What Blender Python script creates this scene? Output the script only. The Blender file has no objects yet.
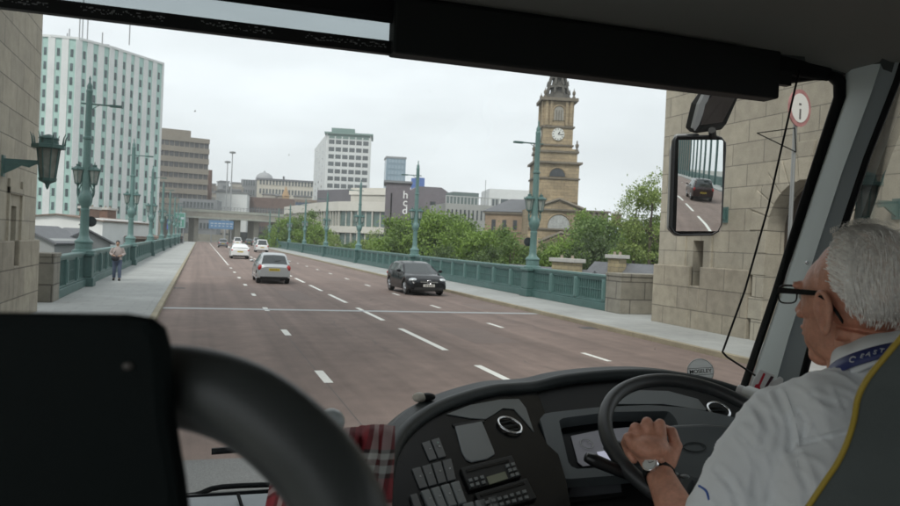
import bpy, bmesh, math, random
from mathutils import Vector, Matrix, noise
random.seed(7)
R = math.radians
SC = bpy.context.scene
COL = SC.collection
V = Vector

# ------------------------------------------------------------------ camera model
F, CX, CY = 775.0, 450.0, 253.0
EYE = V((0, 0, 2.3))
fy = V(((201 - CX) / F, -(233 - CY) / F, -1)).normalized()
_a = V((math.sin(R(2.3)), math.cos(R(2.3)), 0))
fz = (_a - fy * _a.dot(fy)).normalized()
fx = fy.cross(fz)
ROT = Matrix((fx, fy, fz))            # camera axes -> world


def ray(px, py):
    return ROT @ V(((px - CX) / F, -(py - CY) / F, -1))


def at(ax, px, py, v):
    r = ray(px, py)
    return EYE + r * ((v - EYE[ax]) / r[ax])


def dep(px, py, d):
    return EYE + ray(px, py) * d


def onplane(px, py, pl):
    p, n = pl
    r = ray(px, py)
    return EYE + r * ((p - EYE).dot(n) / r.dot(n))


def plane3(a, b, c):
    n = (b - a).cross(c - a).normalized()
    if n.dot(EYE - a) < 0:
        n = -n
    return (a, n)


# ------------------------------------------------------------------ materials
MATS = {}


def mat(name, col, rough=.6, metal=0., var=None, bump=None, spec=.5, coat=0., sss=0., alpha=None):
    if name in MATS:
        return MATS[name]
    m = bpy.data.materials.new(name)
    m.use_nodes = True
    nt = m.node_tree
    b = nt.nodes['Principled BSDF']
    b.inputs['Base Color'].default_value = (*col, 1)
    b.inputs['Roughness'].default_value = rough
    b.inputs['Metallic'].default_value = metal
    b.inputs['Specular IOR Level'].default_value = spec
    b.inputs['Coat Weight'].default_value = coat
    if sss:
        b.inputs['Subsurface Weight'].default_value = sss
        b.inputs['Subsurface Radius'].default_value = (.02, .007, .004)
        b.inputs['Subsurface Scale'].default_value = .3
    tc = nt.nodes.new('ShaderNodeTexCoord')
    if var:
        src = None
        for sc, amt in (var if isinstance(var[0], (tuple, list)) else [var]):
            n = nt.nodes.new('ShaderNodeTexNoise')
            n.inputs['Scale'].default_value = sc
            n.inputs['Detail'].default_value = 6
            n.inputs['Roughness'].default_value = .65
            nt.links.new(tc.outputs['Object'], n.inputs['Vector'])
            mr = nt.nodes.new('ShaderNodeMapRange')
            mr.inputs[1].default_value = .3
            mr.inputs[2].default_value = .7
            mr.inputs[3].default_value = 1 - amt
            mr.inputs[4].default_value = 1 + amt
            nt.links.new(n.outputs['Fac'], mr.inputs[0])
            mx = nt.nodes.new('ShaderNodeVectorMath')
            mx.operation = 'SCALE'
            if src is None:
                mx.inputs[0].default_value = col
            else:
                nt.links.new(src, mx.inputs[0])
            nt.links.new(mr.outputs[0], mx.inputs['Scale'])
            src = mx.outputs[0]
        nt.links.new(src, b.inputs['Base Color'])
    if bump:
        n = nt.nodes.new('ShaderNodeTexNoise')
        n.inputs['Scale'].default_value = bump[0]
        n.inputs['Detail'].default_value = 5
        nt.links.new(tc.outputs['Object'], n.inputs['Vector'])
        bp = nt.nodes.new('ShaderNodeBump')
        bp.inputs['Strength'].default_value = bump[1]
        bp.inputs['Distance'].default_value = bump[2] if len(bump) > 2 else .01
        nt.links.new(n.outputs['Fac'], bp.inputs['Height'])
        nt.links.new(bp.outputs[0], b.inputs['Normal'])
    MATS[name] = m
    return m


def streaks(m):
    '''long wear tracks along the carriageway'''
    nt = m.node_tree
    b = nt.nodes['Principled BSDF']
    src = b.inputs['Base Color'].links[0].from_socket
    tc = nt.nodes.new('ShaderNodeTexCoord')
    for sx, sy, amt in ((1.4, .012, .20), (.5, .09, .09), (5, .05, .07), (2.6, 2.2, .10), (.35, .4, .08)):
        mp = nt.nodes.new('ShaderNodeMapping')
        mp.inputs['Scale'].default_value = (sx, sy, 1)
        n = nt.nodes.new('ShaderNodeTexNoise')
        n.inputs['Scale'].default_value = 1
        n.inputs['Detail'].default_value = 4
        mr = nt.nodes.new('ShaderNodeMapRange')
        mr.inputs[1].default_value = .3
        mr.inputs[2].default_value = .7
        mr.inputs[3].default_value = 1 - amt
        mr.inputs[4].default_value = 1 + amt
        mx = nt.nodes.new('ShaderNodeVectorMath')
        mx.operation = 'SCALE'
        nt.links.new(tc.outputs['Object'], mp.inputs[0])
        nt.links.new(mp.outputs[0], n.inputs['Vector'])
        nt.links.new(n.outputs['Fac'], mr.inputs[0])
        nt.links.new(src, mx.inputs[0])
        nt.links.new(mr.outputs[0], mx.inputs['Scale'])
        src = mx.outputs[0]
    nt.links.new(src, b.inputs['Base Color'])


def masonry(name, c1, c2, mortar, bw, bh, ms=.012, stain=.25, off=.5, bumpd=.015):
    m = bpy.data.materials.new(name)
    m.use_nodes = True
    nt = m.node_tree
    L = nt.links.new
    b = nt.nodes['Principled BSDF']
    b.inputs['Roughness'].default_value = .85
    uv = nt.nodes.new('ShaderNodeUVMap')
    br = nt.nodes.new('ShaderNodeTexBrick')
    br.inputs['Scale'].default_value = 1
    br.inputs['Brick Width'].default_value = bw
    br.inputs['Row Height'].default_value = bh
    br.inputs['Mortar Size'].default_value = ms
    br.inputs['Mortar Smooth'].default_value = .2
    br.inputs['Bias'].default_value = 0
    br.offset = off
    br.inputs['Color1'].default_value = (*c1, 1)
    br.inputs['Color2'].default_value = (*c2, 1)
    br.inputs['Mortar'].default_value = (*mortar, 1)
    L(uv.outputs[0], br.inputs['Vector'])
    tc = nt.nodes.new('ShaderNodeTexCoord')
    src = br.outputs['Color']
    for sc, amt, st in ((.35, stain, (1, 1, .35)), (3.5, stain * .5, (1, 1, 1)), (26, .10, (1, 1, 1))):
        mp = nt.nodes.new('ShaderNodeMapping')
        mp.inputs['Scale'].default_value = st
        L(tc.outputs['Object'], mp.inputs[0])
        n = nt.nodes.new('ShaderNodeTexNoise')
        n.inputs['Scale'].default_value = sc
        n.inputs['Detail'].default_value = 7
        L(mp.outputs[0], n.inputs['Vector'])
        mr = nt.nodes.new('ShaderNodeMapRange')
        mr.inputs[1].default_value = .3
        mr.inputs[2].default_value = .7
        mr.inputs[3].default_value = 1 - amt
        mr.inputs[4].default_value = 1 + amt * .6
        L(n.outputs['Fac'], mr.inputs[0])
        mx = nt.nodes.new('ShaderNodeVectorMath')
        mx.operation = 'SCALE'
        L(src, mx.inputs[0])
        L(mr.outputs[0], mx.inputs['Scale'])
        src = mx.outputs[0]
    L(src, b.inputs['Base Color'])
    bp = nt.nodes.new('ShaderNodeBump')
    bp.inputs['Strength'].default_value = .9
    bp.inputs['Distance'].default_value = bumpd
    bp.invert = True
    L(br.outputs['Fac'], bp.inputs['Height'])
    L(bp.outputs[0], b.inputs['Normal'])
    return m


def glassy(name, tint=(1, 1, 1), refl=.06, rough=.02):
    """thin sheet glass: see-through with a fresnel-weighted reflection"""
    m = bpy.data.materials.new(name)
    m.use_nodes = True
    nt = m.node_tree
    nt.nodes.remove(nt.nodes['Principled BSDF'])
    t = nt.nodes.new('ShaderNodeBsdfTransparent')
    t.inputs[0].default_value = (*tint, 1)
    g = nt.nodes.new('ShaderNodeBsdfGlossy')
    g.inputs['Roughness'].default_value = rough
    lw = nt.nodes.new('ShaderNodeFresnel')
    lw.inputs[0].default_value = 1.45
    ml = nt.nodes.new('ShaderNodeMath')
    ml.operation = 'MULTIPLY'
    ml.inputs[1].default_value = refl / .04
    mx = nt.nodes.new('ShaderNodeMixShader')
    nt.links.new(lw.outputs[0], ml.inputs[0])
    nt.links.new(ml.outputs[0], mx.inputs[0])
    nt.links.new(t.outputs[0], mx.inputs[1])
    nt.links.new(g.outputs[0], mx.inputs[2])
    nt.links.new(mx.outputs[0], nt.nodes['Material Output'].inputs[0])
    return m


def tartan(name):
    m = bpy.data.materials.new(name)
    m.use_nodes = True
    nt = m.node_tree
    L = nt.links.new
    b = nt.nodes['Principled BSDF']
    b.inputs['Roughness'].default_value = .9
    uv = nt.nodes.new('ShaderNodeUVMap')
    sx = nt.nodes.new('ShaderNodeSeparateXYZ')
    L(uv.outputs[0], sx.inputs[0])

    def ramp(sock):
        f = nt.nodes.new('ShaderNodeMath')
        f.operation = 'MULTIPLY'
        f.inputs[1].default_value = 1 / .075
        L(sock, f.inputs[0])
        g = nt.nodes.new('ShaderNodeMath')
        g.operation = 'FRACT'
        L(f.outputs[0], g.inputs[0])
        r = nt.nodes.new('ShaderNodeValToRGB')
        r.color_ramp.interpolation = 'CONSTANT'
        e = r.color_ramp.elements
        e[0].color = (.27, .03, .04, 1)
        e[1].position = .42
        e[1].color = (.03, .02, .02, 1)
        for p, c in ((.5, (.5, .5, .47, 1)), (.62, (.10, .02, .02, 1)), (.74, (.45, .47, .45, 1)), (.9, (.04, .02, .02, 1))):
            x = e.new(p)
            x.color = c
        L(g.outputs[0], r.inputs[0])
        return r.outputs[0]
    mx = nt.nodes.new('ShaderNodeMix')
    mx.data_type = 'RGBA'
    mx.inputs[0].default_value = .5
    L(ramp(sx.outputs[0]), mx.inputs[6])
    L(ramp(sx.outputs[1]), mx.inputs[7])
    L(mx.outputs[2], b.inputs['Base Color'])
    return m


# ------------------------------------------------------------------ mesh builder
class MB:
    def __init__(self):
        self.v = []
        self.f = []
        self.M = None

    def add(self, vs, fs):
        o = len(self.v)
        if self.M is not None:
            vs = [self.M @ V(p) for p in vs]
        self.v += [tuple(p) for p in vs]
        self.f += [tuple(i + o for i in f) for f in fs]
        return self

    def box(self, a, b):
        x0, y0, z0 = (min(a[i], b[i]) for i in range(3))
        x1, y1, z1 = (max(a[i], b[i]) for i in range(3))
        vs = [(x0, y0, z0), (x1, y0, z0), (x1, y1, z0), (x0, y1, z0), (x0, y0, z1), (x1, y0, z1), (x1, y1, z1), (x0, y1, z1)]
        return self.add(vs, [(3, 2, 1, 0), (4, 5, 6, 7), (0, 1, 5, 4), (1, 2, 6, 5), (2, 3, 7, 6), (3, 0, 4, 7)])

    def obox(self, c, size, rot):
        c = V(c)
        h = [s / 2 for s in size]
        vs = []
        for z in (-1, 1):
            for x, y in ((-1, -1), (1, -1), (1, 1), (-1, 1)):
                vs.append(c + rot @ V((x * h[0], y * h[1], z * h[2])))
        return self.add(vs, [(3, 2, 1, 0), (4, 5, 6, 7), (0, 1, 5, 4), (1, 2, 6, 5), (2, 3, 7, 6), (3, 0, 4, 7)])

    def prism(self, pts, n, t):
        """solid between polygon pts and the same polygon moved by -n*t"""
        pts = [V(p) for p in pts]
        n = V(n).normalized() * t
        k = len(pts)
        a = V((0, 0, 0))
        for i in range(k):
            a += (pts[i] - pts[0]).cross(pts[(i + 1) % k] - pts[0])
        if a.dot(n) < 0:
            pts = pts[::-1]
        vs = pts + [p - n for p in pts]
        fs = [tuple(range(k)), tuple(range(2 * k - 1, k - 1, -1))]
        fs += [(i, k + i, k + (i + 1) % k, (i + 1) % k) for i in range(k)]
        return self.add(vs, fs)

    def tube(self, path, r, seg=8, cap=True, flat=None):
        path = [V(p) for p in path]
        n = len(path)
        rs = r if isinstance(r, (list, tuple)) else [r] * n
        vs = []
        up = None
        for i, p in enumerate(path):
            d = (path[min(i + 1, n - 1)] - path[max(i - 1, 0)]).normalized()
            if up is None:
                up = V((0, 0, 1)) if abs(d.z) < .9 else V((1, 0, 0))
            s = d.cross(up).normalized()
            up = s.cross(d).normalized()
            for k in range(seg):
                a = 2 * math.pi * k / seg
                q = s * math.cos(a) * rs[i] + up * math.sin(a) * rs[i]
                if flat:
                    q = s * math.cos(a) * rs[i] * flat[0] + up * math.sin(a) * rs[i] * flat[1]
                vs.append(p + q)
        fs = []
        for i in range(n - 1):
            for k in range(seg):
                a, b = i * seg + k, i * seg + (k + 1) % seg
                fs.append((a, b, b + seg, a + seg))
        if cap:
            fs.append(tuple(range(seg))[::-1])
            fs.append(tuple(range((n - 1) * seg, n * seg)))
        return self.add(vs, fs)

    def cyl(self, a, b, r0, r1=None, seg=12):
        return self.tube([a, b], [r0, r0 if r1 is None else r1], seg)

    def lathe(self, prof, o=(0, 0, 0), seg=16, M=None, sq=0.):
        o = V(o)
        vs = []
        for r, z in prof:
            for k in range(seg):
                a = 2 * math.pi * (k + .5) / seg
                p = V((r * math.cos(a), r * math.sin(a), z))
                if M:
                    p = M @ p
                vs.append(o + p)
        fs = []
        n = len(prof)
        for i in range(n - 1):
            for k in range(seg):
                a, b = i * seg + k, i * seg + (k + 1) % seg
                fs.append((a, b, b + seg, a + seg))
        fs.append(tuple(range(seg))[::-1])
        fs.append(tuple(range((n - 1) * seg, n * seg)))
        return self.add(vs, fs)

    def ell(self, c, r, M=None, su=20, sv=12):
        c = V(c)
        vs = [c + (M @ V((0, 0, -r[2])) if M else V((0, 0, -r[2])))]
        for j in range(1, sv):
            t = -math.pi / 2 + math.pi * j / sv
            for k in range(su):
                a = 2 * math.pi * k / su
                p = V((r[0] * math.cos(t) * math.cos(a), r[1] * math.cos(t) * math.sin(a), r[2] * math.sin(t)))
                vs.append(c + (M @ p if M else p))
        vs.append(c + (M @ V((0, 0, r[2])) if M else V((0, 0, r[2]))))
        fs = [(0, 1 + (k + 1) % su, 1 + k) for k in range(su)]
        for j in range(sv - 2):
            for k in range(su):
                a, b = 1 + j * su + k, 1 + j * su + (k + 1) % su
                fs.append((a, b, b + su, a + su))
        T = len(vs) - 1
        o = 1 + (sv - 2) * su
        fs += [(o + k, o + (k + 1) % su, T) for k in range(su)]
        return self.add(vs, fs)

    def grid(self, rows, close=False):
        n = len(rows[0])
        vs = [p for r in rows for p in r]
        fs = []
        for i in range(len(rows) - 1):
            for k in range(n if close else n - 1):
                a, b = i * n + k, i * n + (k + 1) % n
                fs.append((a, b, b + n, a + n))
        return self.add(vs, fs)

    def mesh(self, name, off=V((0, 0, 0))):
        me = bpy.data.meshes.new(name)
        me.from_pydata([tuple(V(p) - off) for p in self.v], [], self.f)
        me.update()
        uvl = me.uv_layers.new(name='UVMap')
        co = [v.co for v in me.vertices]
        dat = [0.0] * (2 * len(me.loops))
        for p in me.polygons:
            n = p.normal
            ax, ay, az = abs(n.x), abs(n.y), abs(n.z)
            for li in p.loop_indices:
                c = co[me.loops[li].vertex_index] + off
                if az > ax and az > ay:
                    u, w = c.x, c.y
                elif ax > ay:
                    u, w = c.y, c.z
                else:
                    u, w = c.x, c.z
                dat[2 * li] = u
                dat[2 * li + 1] = w
        uvl.data.foreach_set('uv', dat)
        return me

    def build(self, name, m, parent=None, smooth=False, bevel=0., seg=2):
        off = V((0, 0, 0))
        p = parent
        while p is not None:
            off += p.location
            p = p.parent
        me = self.mesh(name, off)
        return link(name, me, m, parent, smooth, bevel, seg)


def link(name, me, m, parent=None, smooth=False, bevel=0., seg=2):
    if m is not None:
        me.materials.append(m)
    if smooth:
        me.polygons.foreach_set('use_smooth', [True] * len(me.polygons))
    o = bpy.data.objects.new(name, me)
    COL.objects.link(o)
    if parent:
        o.parent = parent
    if bevel:
        bv = o.modifiers.new('bevel', 'BEVEL')
        bv.width = bevel
        bv.segments = seg
        bv.limit_method = 'ANGLE'
        bv.angle_limit = R(40)
    if smooth == 'auto':
        bpy_auto(o)
    return o


def bpy_auto(o, ang=40):
    me = o.data
    bm = bmesh.new()
    bm.from_mesh(me)
    for e in bm.edges:
        if len(e.link_faces) == 2 and e.calc_face_angle(0) > R(ang):
            e.smooth = False
    bm.to_mesh(me)
    bm.free()


def tag(o, label=None, cat=None, group=None, kind=None):
    if label:
        o['label'] = label
    if cat:
        o['category'] = cat
    if group:
        o['group'] = group
    if kind:
        o['kind'] = kind
    return o


def thing(name, label, cat, loc=(0, 0, 0), group=None):
    o = bpy.data.objects.new(name, None)
    o.empty_display_size = .3
    COL.objects.link(o)
    o.location = loc
    return tag(o, label, cat, group)


def kids(o):
    return [c for c in bpy.data.objects if c.parent == o]


CH = {}


def copy_tree(o, label=None, parent=None, top=True):
    c = o.copy()
    COL.objects.link(c)
    if parent:
        c.parent = parent
    if label:
        c['label'] = label
    if top and o not in CH:
        CH[o] = [(k, kids(k)) for k in kids(o)]
    if top:
        for k, sub in CH[o]:
            d = k.copy()
            COL.objects.link(d)
            d.parent = c
            for s in sub:
                e = s.copy()
                COL.objects.link(e)
                e.parent = d
    return c


def text_mesh(s, size, depth=.002, space=1.0):
    cu = bpy.data.curves.new('lettering', 'FONT')
    cu.body = s
    cu.size = size
    cu.extrude = depth
    cu.align_x = 'CENTER'
    cu.align_y = 'CENTER'
    cu.space_character = space
    cu.offset = size * .012
    o = bpy.data.objects.new('lettering', cu)
    COL.objects.link(o)
    dg = bpy.context.evaluated_depsgraph_get()
    me = bpy.data.meshes.new_from_object(o.evaluated_get(dg))
    bpy.data.objects.remove(o)
    return me


def fuse(mb, voxel, smooth_it=4, fac=.5):
    """voxel-remesh overlapping solids into one continuous skin"""
    me = mb.mesh('tmp')
    o = bpy.data.objects.new('tmp', me)
    COL.objects.link(o)
    r = o.modifiers.new('r', 'REMESH')
    r.mode = 'VOXEL'
    r.voxel_size = voxel
    s = o.modifiers.new('s', 'SMOOTH')
    s.iterations = smooth_it
    s.factor = fac
    dg = bpy.context.evaluated_depsgraph_get()
    m2 = bpy.data.meshes.new_from_object(o.evaluated_get(dg))
    bpy.data.objects.remove(o)
    return m2


def frame(n, up=V((0, 0, 1))):
    """rotation whose local Z is n and local Y follows up"""
    z = V(n).normalized()
    x = V(up).cross(z).normalized()
    y = z.cross(x)
    return Matrix((x, y, z)).transposed()


# palette -----------------------------------------------------------------
M_ROAD = mat('red_asphalt', (.192, .143, .124), .88, var=[(.16, .08), (.9, .08), (60, .28)], bump=(90, .5, .01))
streaks(M_ROAD)
M_GREYROAD = mat('grey_asphalt', (.16, .165, .165), .88, var=[(1.2, .10), (70, .35)], bump=(90, .6, .01))
M_PAVE = masonry('footway_slabs', (.375, .385, .375), (.345, .355, .345), (.25, .255, .245), .9, .6, .008, .16, .5, .004)
M_KERB = mat('kerb_stone', (.30, .265, .19), .85, var=[(1.5, .18), (20, .12)])
M_WHITE = mat('road_paint', (.74, .74, .70), .7, var=[(9, .10), (60, .12)])
M_JOINT = mat('joint_steel', (.34, .36, .37), .5, var=(8, .15))
M_TEAL = mat('teal_paint', (.062, .130, .122), .5, var=[(1.3, .16), (14, .14)], bump=(30, .15, .004))
M_TEALL = mat('teal_paint_rail', (.105, .195, .185), .45, var=[(2, .12), (20, .1)])
M_STONE = masonry('pylon_stone', (.47, .43, .345), (.385, .355, .29), (.215, .20, .17), 1.25, .60, .012, .26)
M_STONED = masonry('pylon_plinth_stone', (.385, .345, .27), (.315, .28, .225), (.17, .15, .12), 1.45, .66, .014, .35)
M_STONEG = masonry('pylon_stone_shaded_side', (.25, .235, .19), (.19, .18, .15), (.10, .095, .08), 1.25, .60, .014, .3)
M_DARK = mat('black_plastic', (.008, .009, .009), .5, bump=(180, .15, .001), spec=.22)
M_GLOSSBLK = mat('gloss_black', (.006, .007, .008), .25, spec=.10)
M_DASH = mat('dash_plastic', (.026, .033, .034), .48, var=(30, .08), spec=.35, bump=(260, .25, .0015))
M_DASHG = mat('dash_grey', (.085, .10, .105), .45, bump=(260, .2, .001))
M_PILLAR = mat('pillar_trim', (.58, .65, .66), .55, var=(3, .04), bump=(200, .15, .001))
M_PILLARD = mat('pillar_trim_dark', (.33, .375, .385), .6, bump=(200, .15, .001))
M_HEAD = mat('headliner', (.22, .225, .21), .9, bump=(220, .3, .002))
M_RUB = mat('rubber', (.006, .007, .008), .6, spec=.15)
M_CHROME = mat('chrome', (.75, .76, .78), .12, 1.)
M_GLASSDK = mat('dark_glass', (.035, .045, .05), .08, spec=.7)
M_GLASSMD = mat('office_glass', (.07, .085, .09), .12, var=(.25, .35), spec=.7)
M_PANE = glassy('sheet_glass', (.96, .98, .97), .035)
M_TINT = glassy('tinted_glass', (.43, .47, .48), .04)
M_TYRE = mat('tyre', (.018, .018, .018), .8)
M_RIM = mat('wheel_alloy', (.45, .46, .48), .3, .8)

# ------------------------------------------------------------------ world, sun
W = bpy.data.worlds.new('World')
SC.world = W
W.use_nodes = True
nt = W.node_tree
bg = nt.nodes['Background']
sky = nt.nodes.new('ShaderNodeTexSky')
sky.sky_type = 'NISHITA'
sky.sun_disc = False
SUN_EL, SUN_AZ = R(50), R(215)
sky.sun_elevation = SUN_EL
sky.sun_rotation = SUN_AZ
sky.air_density = 1.0
sky.dust_density = 4.0
tc = nt.nodes.new('ShaderNodeTexCoord')
mp = nt.nodes.new('ShaderNodeMapping')
mp.inputs['Scale'].default_value = (1.2, 1.2, 4)
nz = nt.nodes.new('ShaderNodeTexNoise')
nz.inputs['Scale'].default_value = 2.2
nz.inputs['Detail'].default_value = 6
nz.inputs['Roughness'].default_value = .5
cr = nt.nodes.new('ShaderNodeMapRange')
cr.inputs[1].default_value = .3
cr.inputs[2].default_value = .7
cr.inputs[3].default_value = .78
cr.inputs[4].default_value = 1.05
cl = nt.nodes.new('ShaderNodeVectorMath')
cl.operation = 'SCALE'
cl.inputs[0].default_value = (8.2, 8.6, 8.85)
mix = nt.nodes.new('ShaderNodeMix')
mix.data_type = 'RGBA'
mix.inputs[0].default_value = .93
L = nt.links.new
L(tc.outputs['Generated'], mp.inputs[0])
L(mp.outputs[0], nz.inputs['Vector'])
L(nz.outputs['Fac'], cr.inputs[0])
L(cr.outputs[0], cl.inputs['Scale'])
L(sky.outputs[0], mix.inputs[6])
L(cl.outputs[0], mix.inputs[7])
L(mix.outputs[2], bg.inputs['Color'])
bg.inputs['Strength'].default_value = .1
sl = bpy.data.lights.new('sun', 'SUN')
sl.energy = 1.45
sl.angle = R(14)
sl.color = (1, .96, .9)
so = bpy.data.objects.new('sun', sl)
COL.objects.link(so)
so.rotation_euler = (R(90) - SUN_EL, 0, -SUN_AZ + math.pi)

# ------------------------------------------------------------------ ground, bridge
XL, XR = -1.0, 11.25           # kerb faces
PL_, PR_ = -4.0, 14.0          # parapet inner faces


def terrain():
    mb = MB()
    xs = [-2500, -900, -400, -200, -100, -60, -30, -12, -6.5, 5, 16.5, 22, 40, 60, 100, 160, 250, 450, 900, 2500]
    ys = [-2500, -600, -200, -60, 0, 40, 80, 120, 160, 190, 205, 215, 260, 330, 420, 600, 900, 1500, 3500]

    def h(x, y):
        b = -12
        t = min(1, max(0, (y - 60) / 140))
        t = t * t * (3 - 2 * t)
        z = b + t * (12 - .12)
        if y > 260:
            z += min(26, (y - 260) * .06)
        if y < -100:
            z = -20
        return z
    rows = [[(x, y, h(x, y)) for x in xs] for y in ys]
    mb.grid(rows)
    m = mat('city_ground', (.21, .21, .18), .95, var=[(.02, .25), (.3, .2)])
    tag(mb.build('ground', m), kind='structure')


terrain()

mb = MB().box((PL_ - .9, -150, -1.4), (PR_ + .9, 196, -.012))
tag(mb.build('bridge_deck', mat('deck_steel', (.05, .10, .10), .6)), kind='structure')
mb = MB().grid([[(XL, -150, 0), (XR, -150, 0)], [(XL, 216, 0), (XR, 216, 0)]])
tag(mb.build('road', M_ROAD), kind='structure')
for nm, a, b in (('pavement', PL_ - .5, XL - .16), ('pavement', XR + .16, PR_ + .5)):
    mb = MB().box((a, -150, -.01), (b, 196, .12))
    tag(mb.build(nm, M_PAVE), kind='structure')
tag(MB().box((PR_ + .5, 21, -.3), (PR_ + 6, 28.2, .118)).build('pavement', M_PAVE), kind='structure')
tag(MB().box((PL_ - 6, 21, -.3), (PL_ - .5, 28.2, .118)).build('pavement', M_PAVE), kind='structure')
for a, b in ((XL - .16, XL), (XR, XR + .16)):
    mb = MB()
    y = -10
    while y < 196:
        mb.box((a, y, -.01), (b, y + .94, .124))
        y += .95
    tag(mb.build('kerb', M_KERB, bevel=.012), kind='structure')
# markings
mb = MB()


def dash(x, y0, y1, w=.1, z=.004):
    mb.add([(x - w / 2, y0, z), (x + w / 2, y0, z), (x + w / 2, y1, z), (x - w / 2, y1, z)], [(0, 1, 2, 3)])


for k in range(-22, 34):
    y = 12.3 + 6 * k
    if y < 62:
        dash(2.03, y, y + 1.15, .15)
    dash(8.2, 14.3 + 6 * k, 15.5 + 6 * k, .13)
    dash(5.12, 9.9 + 6 * k, 13.9 + 6 * k, .15)
dash(2.03, 62, 190, .09)
tag(mb.build('lane_markings', M_WHITE), kind='structure')
mb = MB().add([(XL, 24.55, .0045), (XR, 24.55, .0045), (XR, 24.95, .0045), (XL, 24.95, .0045)], [(0, 1, 2, 3)])
tag(mb.build('expansion_joint', M_JOINT), kind='structure')
mb = MB().add([(XL, 5.0, .004), (2.6, 5.0, .004), (2.6, 8.2, .004), (XL, 8.2, .004)], [(0, 1, 2, 3)])
tag(mb.build('road_patch', M_GREYROAD), kind='structure')
mb = MB().add([(1.985, 8.2, .0025), (1.997, 8.2, .0025), (1.997, 24.5, .0025), (1.985, 24.5, .0025)], [(0, 1, 2, 3)])
tag(mb.build('road_seam', mat('tar_seam', (.035, .033, .032), .6)), kind='structure')
mb = MB()
for x, y in ((XL + .25, 33.5), (XL + .25, 71), (XR - .3, 20.2), (XR - .3, 60)):
    mb.box((x - .22, y, .001), (x + .22, y + .45, .006))
rnd_ = random.Random(9)
pm = MB()
for (x, y, w_, l_) in ((-.2, 11, .8, 2.4), (6.2, 17, 1.2, 3.2), (3.1, 28.5, 1.0, 5), (9.6, 26.2, 1.2, 2.2), (.6, 44, 1.2, 6), (7.0, 42, .9, 3)):
    pm.add([(x, y, .0022), (x + w_, y + .1, .0022), (x + w_, y + l_, .0022), (x, y + l_ - .05, .0022)], [(0, 1, 2, 3)])
tag(pm.build('road_repairs', mat('repair_asphalt', (.176, .134, .118), .85, var=[(3, .1), (60, .25)])), kind='structure')
cm0 = MB()
for x0_, y0_, n_ in ((.9, 10.5, 16), (3.9, 15, 22), (6.6, 10, 14), (9.2, 19, 16), (.2, 26, 20)):
    x_, y_ = x0_, y0_
    for k in range(n_):
        x2, y2 = x_ + rnd_.uniform(-.14, .14), y_ + rnd_.uniform(.15, .5)
        cm0.add([(x_ - .006, y_, .0032), (x_ + .006, y_, .0032), (x2 + .006, y2, .0032), (x2 - .006, y2, .0032)], [(0, 1, 2, 3)])
        x_, y_ = x2, y2
tag(cm0.build('road_cracks', mat('tar_seam', (.035, .033, .032), .6)), kind='structure')
tag(mb.build('drain_covers', mat('drain_iron', (.03, .03, .03), .6), None), kind='structure')


# ------------------------------------------------------------------ parapets
LAMPY = [31.9 + 20.15 * k for k in range(8)]


def parapet(x, sgn, label):
    """x = inner face; sgn=+1 the right side"""
    y0, y1 = (24.92 if sgn > 0 else 25.72), 194.0
    t = thing('parapet', label, 'parapet', (x, y0, .12))
    X = lambda a: x + sgn * a
    MB().box((X(0), y0, .12), (X(.34), y1, .40)).box((X(.05), y0, .40), (X(.29), y1, .46)).build('plinth', M_TEAL, t, bevel=.02)
    m = MB().box((X(.03), y0, 1.33), (X(.31), y1, 1.42))
    m.box((X(.08), y0, 1.26), (X(.26), y1, 1.33))
    m.build('top_rail', M_TEALL, t, bevel=.015)
    pitch = 20.15 / 9
    # prototypes
    post = MB().box((X(.03), 0 + y0, .46), (X(.31), y0 + .24, 1.26)).box((X(.0), y0 + .05, .52), (X(.34), y0 + .19, 1.2)).build('post', M_TEALL, t, bevel=.01)
    g = MB()
    n = 11
    w = (pitch - .24)
    for k in range(n):
        yy = y0 + .24 + w * (k + .5) / n
        g.box((X(.11), yy - .028, .50), (X(.23), yy + .028, 1.22))
    g.box((X(.10), y0 + .24, .46), (X(.24), y0 + .24 + w, .51))
    g.box((X(.10), y0 + .24, 1.20), (X(.24), y0 + .24 + w, 1.26))
    g.box((X(.12), y0 + .24, .84), (X(.22), y0 + .24 + w, .87))
    pan = g.build('railing_panel', M_TEAL, t)
    k = 1
    first = LAMPY[0] - y0 - .12
    base = first - int(first / pitch) * pitch
    post.location.y = base
    pan.location.y = base - 0
    yy = base + pitch
    while yy < y1 - y0 - pitch:
        c = post.copy()
        COL.objects.link(c)
        c.location.y = yy
        c = pan.copy()
        COL.objects.link(c)
        c.location.y = yy
        yy += pitch
    # short closing panel beside the stone block
    g = MB()
    q = 0.06
    while q < base - .05:
        g.box((X(.11), y0 + q, .46), (X(.23), y0 + q + .056, 1.26))
        q += .18
    g.build('railing_panel', M_TEAL, t)
    return t


parapet(PR_, 1, 'long teal iron parapet railing along the right pavement, trees behind it')
parapet(PL_, -1, 'long teal iron parapet railing along the left pavement beside the pedestrian')


# ------------------------------------------------------------------ bridge lamps
M_LGLASS = mat('lantern_glass', (.30, .33, .31), .25, spec=.5, var=(6, .2))


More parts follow.
